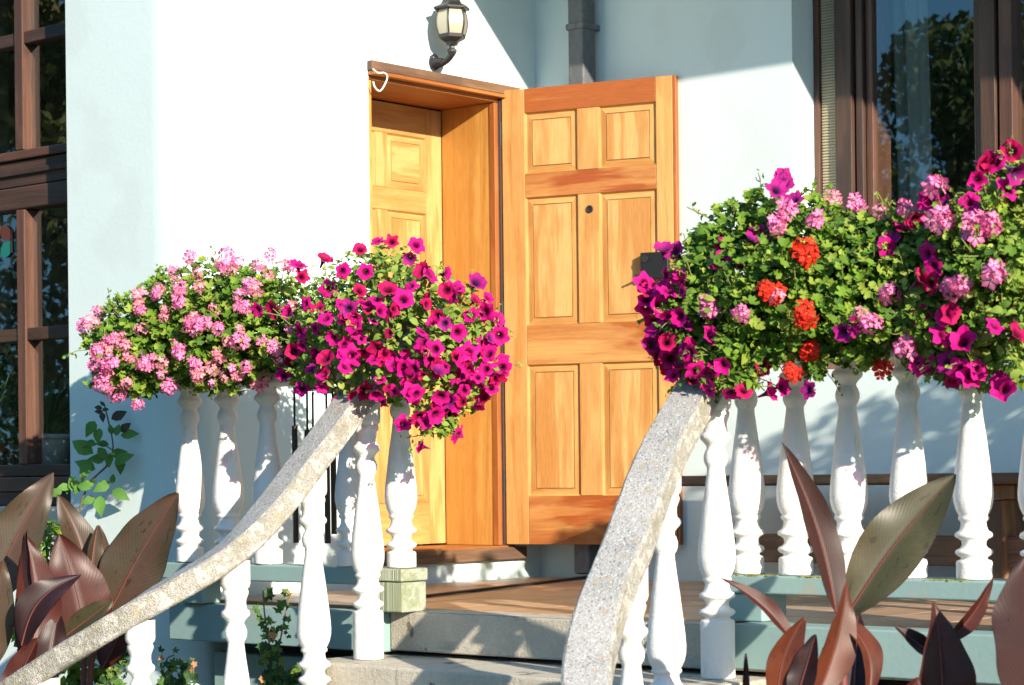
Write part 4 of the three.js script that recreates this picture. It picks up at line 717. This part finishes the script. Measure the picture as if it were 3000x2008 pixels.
const CAN = { purple: cm(cannaTex([0.0510, 0.0192, 0.0156], [0.0390, 0.0168, 0.0132], [0.0240, 0.0108, 0.0096], 451)), bronze: cm(cannaTex([0.0750, 0.0420, 0.0276], [0.0570, 0.0432, 0.0240], [0.0360, 0.0156, 0.0120], 401)), red: cm(cannaTex([0.0775, 0.0161, 0.0105], [0.0558, 0.0136, 0.0093], [0.0372, 0.0093, 0.0074], 411)), dark: cm(cannaTex([0.0300, 0.0102, 0.0108], [0.0210, 0.0084, 0.0096], [0.0180, 0.0084, 0.0108], 421)), olive: cm(cannaTex([0.0651, 0.0527, 0.0260], [0.0465, 0.0465, 0.0198], [0.0372, 0.0211, 0.0136], 431)), orange: cm(cannaTex([0.1240, 0.0310, 0.0130], [0.0930, 0.0229, 0.0105], [0.0620, 0.0161, 0.0093], 441)) };
const ribMat = mat({ color: lin(0.16, 0.045, 0.036), roughness: 0.5 }), cannaStem = mat({ color: lin(0.16, 0.045, 0.04), roughness: 0.5 });
function cannaLeaf(root, base, tip, W, o = {}) {
  const b = base.clone().sub(root.position), T = tip.clone().sub(base), nrm = (o.n || V(0.15, 0.25, 1)).clone().normalize();
  const side = T.clone().cross(nrm).normalize(), up = side.clone().cross(T).normalize(), bow = o.bow || 0, swe = o.sweep || 0, fold = o.fold === undefined ? 0.25 : o.fold, droop = o.droop || 0;
  const at = t => b.clone().addScaledVector(T, t).addScaledVector(up, bow * Math.sin(Math.PI * t)).addScaledVector(side, swe * Math.sin(Math.PI * t)).add(V(0, -droop * t * t, 0));
  const R = 26, Cn = 10, pos = [], uv = [], idx = [], mid = o.mid || 0.8, ph = rr(0, 6);
  for (let i = 0; i <= R; i++) {
    const t = i / R, p = at(t), w = W / 2 * Math.pow(Math.max(0, Math.sin(Math.PI * Math.pow(t, mid))), 0.8) * (1 - 0.12 * t) + 0.002;
    const tw = (o.twist || 0) * (t - 0.3), s2 = side.clone().multiplyScalar(Math.cos(tw)).addScaledVector(up, Math.sin(tw)), u2 = up.clone().multiplyScalar(Math.cos(tw)).addScaledVector(side, -Math.sin(tw));
    for (let k = 0; k <= Cn; k++) { const x = k / Cn * 2 - 1, e = Math.abs(x), roll = o.roll || 0, ang = roll * e; const xs = roll ? Math.sign(x) * Math.sin(ang) / Math.max(roll, 0.01) : x, ys = roll ? (1 - Math.cos(ang)) / Math.max(roll, 0.01) : 0;
      const q = p.clone().addScaledVector(s2, xs * w).addScaledVector(u2, fold * e * w + ys * w + W * e * e * (0.06 * Math.sin(t * 7 + ph + (x > 0 ? 1.9 : 0)) + 0.022 * Math.sin(t * 19 + 2 * ph + (x > 0 ? 0.7 : 0)))); pos.push(q.x, q.y, q.z); uv.push(k / Cn, t); }
    if (i) for (let k = 0; k < Cn; k++) { const a = (i - 1) * (Cn + 1) + k, c = a + Cn + 1; idx.push(a, a + 1, c + 1, a, c + 1, c); }
  }
  const g = new THREE.BufferGeometry(); g.setAttribute('position', new THREE.Float32BufferAttribute(pos, 3)); g.setAttribute('uv', new THREE.Float32BufferAttribute(uv, 2)); g.setIndex(idx); g.computeVertexNormals();
  const m = part('leaf', g, o.m || CAN.bronze, root);
  const pts = []; for (let i = 0; i <= 8; i++) { const t = 0.01 + i / 8 * 0.93; pts.push(at(t).addScaledVector(up, 0.0006)); }
  const rg = new THREE.TubeGeometry(new THREE.CatmullRomCurve3(pts), 14, 1, 5); { const p = rg.attributes.position, c = new THREE.CatmullRomCurve3(pts); for (let i = 0; i <= 14; i++) { const q = c.getPointAt(i / 14), r = 0.0036 * (1 - 0.8 * i / 14) * (o.rib || 1); for (let k = 0; k <= 5; k++) { const j = i * 6 + k; p.setXYZ(j, q.x + (p.getX(j) - q.x) * r, q.y + (p.getY(j) - q.y) * r, q.z + (p.getZ(j) - q.z) * r); } } rg.computeVertexNormals(); }
  part('midrib', rg, ribMat, m);
  return m;
}
function cannaPlant(label, base, stems) { const o = thing('canna_plant', label, 'canna', base, 0, 'canna lilies in front of the porch'); for (const [p, q, r] of stems) part('stem', tube([base.clone().setX(p.x).setZ(p.z), p.clone().lerp(q, 0.3), q].map(x => x.clone().sub(base)), r, 12, 8), cannaStem, o); return o; }
{
  const D = 7.45, g0 = pt(250, 1900, D); g0.y = -1.05;
  const P = cannaPlant('bronze leaved canna with one broad upright leaf beside the left white balusters', g0, [[pt(255, 1980, D), pt(300, 1790, D), 0.011], [pt(240, 1980, 7.5), pt(262, 1740, 7.5), 0.01]]);
  cannaLeaf(P, pt(318, 1800, D), pt(522, 1446, D), 0.235, { m: CAN.bronze, n: V(-0.3, 0.1, 1), fold: 0.12, mid: 0.85, sweep: -0.01 });
  cannaLeaf(P, pt(262, 1740, 7.55), pt(168, 1450, 7.55), 0.13, { m: CAN.bronze, n: V(0.5, 0.1, 1), fold: 0.35, sweep: 0.02 });
  cannaLeaf(P, pt(270, 1745, 7.5), pt(285, 1540, 7.5), 0.075, { m: CAN.bronze, n: V(0.6, 0.1, 0.8), fold: 0.7, sweep: -0.01 });
  cannaLeaf(P, pt(300, 1760, 7.52), pt(289, 1538, 7.52), 0.05, { m: CAN.bronze, fold: 0.9, n: V(0.8, 0, 0.6), sweep: 0.01 });
  cannaLeaf(P, pt(255, 1900, 7.35), pt(172, 1565, 7.35), 0.215, { m: CAN.red, n: V(0.35, 0.15, 1), fold: 0.22, sweep: 0.01 });
  cannaLeaf(P, pt(170, 1880, 7.3), pt(330, 1760, 7.3), 0.1, { m: CAN.olive, n: V(-0.1, 0.6, 0.8), fold: 0.15 });
  cannaLeaf(P, pt(300, 1960, 7.35), pt(400, 1760, 7.4), 0.12, { m: CAN.red, n: V(-0.3, 0.2, 1), fold: 0.3 });
}
{
  const D = 7.3, g0 = pt(70, 1950, D); g0.y = -1.05;
  const P = cannaPlant('dark red leaved canna in the bottom left corner below the window', g0, [[pt(60, 1990, D), pt(70, 1860, D), 0.012]]);
  cannaLeaf(P, pt(-30, 1760, 7.45), pt(155, 1385, 7.5), 0.19, { m: CAN.bronze, n: V(0.1, 0.15, 1), fold: 0.2, sweep: -0.015, mid: 0.75 });
  cannaLeaf(P, pt(85, 1960, 7.2), pt(72, 1560, 7.25), 0.155, { m: CAN.red, n: V(0.5, 0.1, 1), fold: 0.3, sweep: 0.03 });
  cannaLeaf(P, pt(110, 1800, 7.2), pt(80, 1550, 7.2), 0.06, { m: CAN.dark, n: V(-0.6, 0, 0.7), fold: 0.6, sweep: -0.02 });
  cannaLeaf(P, pt(62, 1895, 7.1), pt(238, 1685, 7.15), 0.115, { m: CAN.dark, n: V(0.1, 0.5, 0.85), fold: 0.35, sweep: -0.04, bow: 0.03 });
  cannaLeaf(P, pt(20, 2060, 7.1), pt(110, 1870, 7.1), 0.1, { m: CAN.red, n: V(-0.3, 0.1, 1), fold: 0.5 });
  cannaLeaf(P, pt(-60, 1980, 7.2), pt(10, 1640, 7.2), 0.15, { m: CAN.bronze, n: V(0.4, 0.1, 1), fold: 0.25 });
  cannaLeaf(P, pt(130, 2010, 7.2), pt(170, 1790, 7.25), 0.11, { m: CAN.dark, n: V(0.2, 0.1, 1), fold: 0.3 });
}
{
  const D = 5.7, g0 = pt(2440, 2000, D); g0.y = -1.05;
  const P = cannaPlant('tall bronze canna with a long narrow leaf in front of the right balusters', g0, [[pt(2470, 2030, D), pt(2470, 1800, D), 0.012], [pt(2400, 2030, 5.65), pt(2420, 1900, 5.65), 0.01]]);
  cannaLeaf(P, pt(2450, 1800, 5.72), pt(2290, 1298, 5.72), 0.095, { m: CAN.purple, n: V(0.55, 0.1, 1), fold: 0.55, sweep: 0.022, mid: 0.7 });
  cannaLeaf(P, pt(2478, 1812, 5.75), pt(2800, 1390, 5.78), 0.17, { m: CAN.olive, n: V(-0.2, 0.15, 1), fold: 0.3, sweep: -0.015, mid: 0.95 });
  cannaLeaf(P, pt(2330, 1890, 5.65), pt(2112, 1694, 5.65), 0.045, { m: CAN.red, n: V(0.4, 0.5, 0.8), fold: 0.6, bow: 0.01, sweep: 0.015 });
  cannaLeaf(P, pt(2385, 2060, 5.5), pt(2482, 1706, 5.55), 0.1, { m: CAN.orange, n: V(0.55, 0.1, 0.9), fold: 0.45, sweep: 0.015, mid: 0.85 });
  cannaLeaf(P, pt(2275, 2070, 5.5), pt(2358, 1806, 5.5), 0.085, { m: CAN.orange, n: V(0.2, 0.2, 1), fold: 0.5, sweep: -0.02 });
  cannaLeaf(P, pt(2330, 2060, 5.48), pt(2390, 1860, 5.48), 0.07, { m: CAN.dark, n: V(-0.4, 0.1, 1), fold: 0.4 });
  cannaLeaf(P, pt(2452, 1805, 5.6), pt(2540, 2060, 5.5), 0.07, { m: CAN.orange, n: V(0.4, 0.5, 0.8), fold: 0.5, bow: 0.03, sweep: -0.03 });
  cannaLeaf(P, pt(2500, 2050, 5.7), pt(2515, 1790, 5.8), 0.07, { m: CAN.dark, n: V(-0.2, 0.1, 1), fold: 0.4 });
  cannaLeaf(P, pt(2185, 2080, 5.6), pt(2185, 1915, 5.6), 0.016, { m: CAN.dark, fold: 0.4, rib: 0.4 });
}
{
  const D = 5.5, g0 = pt(2800, 2050, D); g0.y = -1.05;
  const P = cannaPlant('low red canna rising from the bottom edge at the right', g0, [[pt(2790, 2060, D), pt(2775, 1960, D), 0.011]]);
  cannaLeaf(P, pt(2760, 2150, 5.45), pt(2738, 1762, 5.5), 0.155, { m: CAN.red, n: V(0.3, 0.1, 1), fold: 0.4, mid: 0.62, sweep: 0.008 });
  cannaLeaf(P, pt(2780, 1880, 5.6), pt(2908, 1700, 5.6), 0.045, { m: CAN.red, n: V(0.5, 0.3, 0.8), fold: 0.6, sweep: 0.01 });
  cannaLeaf(P, pt(2735, 1925, 5.55), pt(2622, 1834, 5.55), 0.045, { m: CAN.dark, n: V(-0.2, 0.6, 0.7), fold: 0.5 });
}
{
  const D = 5.3, g0 = pt(3060, 2080, D); g0.y = -1.05;
  const P = cannaPlant('broad striped dark canna leaf cut off by the right edge', g0, [[pt(3050, 2080, D), pt(3050, 1990, D), 0.012]]);
  cannaLeaf(P, pt(3030, 2160, 5.25), pt(3005, 1630, 5.3), 0.27, { m: CAN.purple, n: V(0.45, 0.05, 1), fold: 0.2, sweep: 0.0, mid: 0.95 });
  cannaLeaf(P, pt(2640, 2100, 5.4), pt(2690, 1985, 5.4), 0.06, { m: CAN.red, fold: 0.4 });
}

// ---------------------------------------------------------------- rose, ivy, shrub
const roseMats = [leafMat(0.08, 0.19, 0.035, 0.25), leafMat(0.11, 0.24, 0.045, 0.25)], roseDark = leafMat(0.07, 0.06, 0.04, 0.15), twigMat = mat({ color: lin(0.1, 0.09, 0.03), roughness: 0.8 });
{
  const D = 8.42, g0 = pt(270, 1500, D); g0.y = -1.05;
  const R = thing('rose_bush', 'young rose shoot with dark green leaves against the blue wall', 'rose', g0), rel = p => p.clone().sub(g0), z = (x, y) => pt(x / 2.412, 850 + y / 2.412, D);
  part('stem', tube([g0.clone().add(V(-0.05, 0, 0.1)), z(560, 1550), z(650, 1340), z(760, 1240)].map(rel), 0.004, 20, 6), twigMat, R);
  part('stem', tube([z(740, 1260), z(795, 1140), z(790, 1040), z(765, 930), z(735, 805)].map(rel), 0.003, 20, 6), twigMat, R);
  part('stem', tube([z(795, 1130), z(700, 1085), z(580, 1115)].map(rel), 0.0022, 10, 5), twigMat, R);
  part('stem', tube([z(640, 1370), z(520, 1390), z(400, 1430)].map(rel), 0.0025, 10, 5), stemMat, R);
  const L = [[735, 805, 30, 1], [705, 835, 40, 1.2], [762, 850, 36, -1.3], [700, 862, 40, 1.4], [718, 900, 50, 3], [835, 885, 80, -1.0], [655, 985, 90, 2.6], [708, 1035, 80, 2.9], [885, 970, 66, -0.8], [918, 1022, 84, -1.4], [790, 985, 50, 0.3], [840, 990, 60, -0.4], [575, 1110, 120, 1.3], [655, 1085, 60, 1.2], [715, 1090, 60, 1.4], [735, 1152, 80, 0.9], [842, 1155, 80, -1.1], [888, 1195, 100, -1.4], [770, 1205, 70, 3.0], [850, 1245, 80, 3.3], [690, 1195, 80, 1.5], [600, 1240, 100, 1.2], [615, 1290, 100, 2.8], [800, 1335, 50, 0.2], [725, 1392, 90, 2.4], [850, 1450, 96, -2.4], [712, 1528, 100, 3.0], [620, 1490, 70, 2.0], [600, 1385, 80, 1.2], [520, 1375, 90, 0.6], [450, 1400, 70, 1.5], [400, 1435, 70, 1.9], [560, 1400, 70, 2.6], [640, 1370, 70, -0.6], [540, 1360, 60, 0.1], [480, 1410, 50, 2.5]];
  for (const [x, y, s, rot] of L) { const m = shade(new THREE.Mesh(roseLeaf, y < 980 ? roseDark : pick(roseMats))); m.name = 'leaf'; m.position.copy(rel(z(x, y))).add(V(0, 0, rr(-0.02, 0.05))); m.quaternion.copy(orient(V(rr(-0.3, 0.5), rr(0, 0.5), 1).normalize(), rot + rr(-0.3, 0.3))); m.scale.setScalar(s * 1.55 / 2.412 / LENS * D); R.add(m); }
}
const ivyMats = [leafMat(0.04, 0.1, 0.025, 0.2), leafMat(0.07, 0.15, 0.03, 0.25), leafMat(0.03, 0.07, 0.025, 0.15), leafMat(0.13, 0.2, 0.04, 0.3)], deadMat = mat({ color: lin(0.36, 0.17, 0.07), roughness: 0.9, side: THREE.DoubleSide }), vineMat = mat({ color: lin(0.24, 0.12, 0.055), roughness: 0.9 });
function ivy(label, strands, D, n, spread) {
  const g0 = pt(strands[0][0][0], 1990, D); g0.y = -1.05;
  const o = thing('ivy', label, 'ivy', g0, 0, 'ivy climbing the porch base'), rel = p => p.clone().sub(g0);
  for (const s of strands) {
    const pts = s.map(([u, v]) => pt(u, v, D)); const c = new THREE.CatmullRomCurve3(pts);
    part('vine', tube(pts.map(rel), 0.0028, 24, 5), vineMat, o);
    for (let i = 0; i < n; i++) { const p = c.getPointAt(rnd()).add(V(rr(-1, 1) * spread, rr(-1, 1) * spread, rr(0, 0.035))), m = shade(new THREE.Mesh(pick(ivyMats.length && rnd() < 0.05 ? [ivyLeaves[0]] : ivyLeaves), rnd() < 0.06 ? deadMat : pick(ivyMats))); m.name = 'leaf'; m.position.copy(rel(p)); m.quaternion.copy(orient(V(rr(-0.6, 0.7), rr(-0.1, 0.9), rr(0.4, 1)).normalize(), rr(0, 6.28))); m.scale.setScalar(rr(0.022, 0.046)); o.add(m); }
  }
}
ivy('ivy climbing over the teal porch edge between the left stair balusters', [[[800, 2060], [790, 1900], [775, 1800], [770, 1730]], [[830, 2080], [815, 1930], [830, 1830], [850, 1740]], [[760, 2080], [790, 1990], [780, 1930]], [[900, 1960], [850, 1990], [810, 2030]]], 7.42, 48, 0.028);
ivy('ivy on the lower porch base beneath the left stone handrail', [[[560, 2090], [545, 1980], [530, 1930]], [[520, 2080], [500, 1990], [490, 1930], [510, 1920]], [[330, 2060], [340, 1960], [380, 1910]], [[360, 2080], [320, 1990], [330, 1930]], [[480, 2090], [510, 2000]]], 7.5, 46, 0.034);
{
  const P = makePlant('shrub', 'small bright green shrub behind the bronze canna leaves', 'shrub', undefined, [[130, 1620, 7.9, 55, 0.08], [120, 1720, 7.9, 60, 0.08], [150, 1560, 7.9, 30, 0.05], [260, 1950, 7.8, 90, 0.1], [130, 1850, 7.9, 90, 0.1]], { shapes: petuniaLeaves, tones: GREEN.ger, mats: gerMats, size: 0.04, stems: 4, stemMat, baseY: -1.05, leaves: 700 });
}
// ---------------------------------------------------------------- plants and ornament behind the left window
{
  const c = H(-1.3, 0.5, 1.68), p = thing('potted_plant', 'spider plant in a white pot behind the left window', 'potted plant', c, 0);
  part('pot', new THREE.LatheGeometry([[0, 0], [0.085, 0], [0.11, 0.12], [0.12, 0.122], [0.12, 0.14], [0.105, 0.14], [0.1, 0.11], [0, 0.11]].map(([r, y]) => new THREE.Vector2(r, y)), 24), M.white, p);
  const lm = [leafMat(0.07, 0.16, 0.05, 0.3), leafMat(0.14, 0.22, 0.09, 0.3)];
  for (let i = 0; i < 46; i++) {
    const a = rr(0, 6.28), L = rr(0.18, 0.42), h = rr(0.1, 0.36), pos = [], idx = [];
    for (let k = 0; k <= 8; k++) { const t = k / 8, r = L * t * 0.8, y = 0.11 + h * Math.sin(t * 2.3) - 0.05 * t, w = 0.007 * Math.sin(Math.PI * (0.15 + 0.83 * t)); for (const s of [-1, 1]) pos.push(Math.cos(a) * r - Math.sin(a) * w * s, y, Math.sin(a) * r * 0.45 + Math.cos(a) * w * s); if (k) { const b = k * 2; idx.push(b - 2, b - 1, b + 1, b - 2, b + 1, b); } }
    const g = new THREE.BufferGeometry(); g.setAttribute('position', new THREE.Float32BufferAttribute(pos, 3)); g.setIndex(idx); g.computeVertexNormals(); part('leaf', g, lm[i % 2], p);
  }
  const t = tag(shade(new THREE.Mesh(box(-0.8, 0.55, -0.035, -0.002, -0.14, 0.06), M.frameWood)), 'wooden shelf inside the left window under the pots', 'shelf'); t.name = 'window_shelf'; t.position.copy(H(-1.4, 0.5, 1.66)); t.rotation.y = TURN; scene.add(t);
}
{
  const c = H(-1.74, 0.5, 1.66), p = thing('house_plant', 'bushy green house plant behind the left window', 'house plant', c, 0);
  part('pot', new THREE.LatheGeometry([[0, 0], [0.07, 0], [0.09, 0.11], [0.08, 0.11], [0, 0.09]].map(([r, y]) => new THREE.Vector2(r, y)), 20), M.boxPlastic, p);
  for (let i = 0; i < 150; i++) { const m = shade(new THREE.Mesh(pick(petuniaLeaves), pick(ivyMats))); m.name = 'leaf'; const a = rr(0, 6.28), r = 0.2 * Math.sqrt(rnd()); m.position.set(Math.cos(a) * r, 0.1 + rr(0, 0.42), Math.sin(a) * r * 0.4); m.quaternion.copy(orient(V(rr(-1, 1), rr(0, 1), rr(-0.2, 1)).normalize(), rr(0, 6.28))); m.scale.setScalar(rr(0.05, 0.09)); p.add(m); }
}
{
  const b = thing('butterfly_ornament', 'small green and brown butterfly stuck on the left window pane', 'ornament', H(-1.27, 1.44, 1.862), TURN);
  const wing = (s, x, y, a) => { const g = new THREE.CircleGeometry(0.045, 14); g.scale(1, 0.7, 1); g.rotateZ(a * s); g.translate(x * s, y, 0.001); return g; };
  for (const s of [-1, 1]) { part('wing', wing(s, 0.045, -0.03, -0.5), M.stickerGreen, b); part('wing', wing(s, 0.05, 0.035, 0.6), M.stickerBrown, b); }
  part('body', cyl(0.006, 0.004, V(0, -0.05, 0.004), V(0, 0.05, 0.004), 8), M.stickerBrown, b);
}

// ---------------------------------------------------------------- garden trees beyond the frame, mirrored in the window panes
const treeLeaf = fan([[0, -0.5, 0], [0.26, -0.1, 0.1], [0, 0.5, -0.1], [-0.26, -0.1, 0.1]], 0);
function tree(label, x, z, h, r, n, tone) {
  const t = thing('garden_tree', label, 'tree', V(x, -1.07, z), 0, 'garden trees mirrored in the windows');
  part('trunk', [cyl(0.16, 0.09, V(0, 0, 0), V(0.1, h * 0.55, 0), 8), cyl(0.08, 0.03, V(0.1, h * 0.5, 0), V(-0.5, h * 0.8, 0.3), 6), cyl(0.08, 0.03, V(0.1, h * 0.45, 0), V(0.6, h * 0.78, -0.2), 6), cyl(0.07, 0.02, V(0.1, h * 0.5, 0), V(0.15, h * 0.95, 0.1), 6)], M.oldWood, t);
  const cl = []; for (let i = 0; i < 26; i++) { const a = rr(0, 6.28), q = Math.sqrt(rnd()) * r * 0.85, y = rr(0.22, 0.97); cl.push([Math.cos(a) * q * (1.15 - 0.5 * y), h * y, Math.sin(a) * q * (1.15 - 0.5 * y), rr(0.35, 0.75) * r * 0.5]); }
  const pos = [], nor = [], col = [], v = V(0, 0, 0);
  for (let i = 0; i < n * 5; i++) {
    const c = pick(cl), d = V(rr(-1, 1), rr(-1, 1), rr(-1, 1)); if (d.lengthSq() > 1) { i--; continue; }
    const p = V(c[0] + d.x * c[3], c[1] + d.y * c[3] * 0.7, c[2] + d.z * c[3]), q = orient(V(rr(-1, 1), rr(-0.2, 1), rr(-1, 1)).normalize(), rr(0, 6.28)), s = rr(0.07, 0.14), g = treeLeaf, P = g.attributes.position, I = g.index, cc = mul3(tone, rr(0.6, 1.4)), N = V(0, 0, 1).applyQuaternion(q);
    for (let k = 0; k < I.count; k++) { v.fromBufferAttribute(P, I.getX(k)).multiplyScalar(s).applyQuaternion(q).add(p); pos.push(v.x, v.y, v.z); nor.push(N.x, N.y, N.z); col.push(...cc); }
  }
  const g = new THREE.BufferGeometry(); g.setAttribute('position', new THREE.Float32BufferAttribute(pos, 3)); g.setAttribute('normal', new THREE.Float32BufferAttribute(nor, 3)); g.setAttribute('color', new THREE.Float32BufferAttribute(col, 3));
  const o = shade(new THREE.Mesh(g, vcLeaf)); o.name = 'crown'; o.userData.kind = 'stuff'; t.add(o);
}
tree('broad dark garden tree left of the house', -9.5, -4.7, 5.5, 3.0, 6500, [0.1, 0.15, 0.05]);
tree('tall garden tree left of the house, nearer the camera', -10.5, -1.6, 7.6, 2.3, 5200, [0.11, 0.17, 0.05]);
tree('bushy garden tree beside the left window', -7.2, -8.6, 7.2, 2.7, 6500, [0.12, 0.15, 0.05]);
tree('pale green garden tree further left of the house', -10.5, -11.2, 7.4, 3.0, 5600, [0.16, 0.17, 0.06]);
renderer.render(scene, camera);
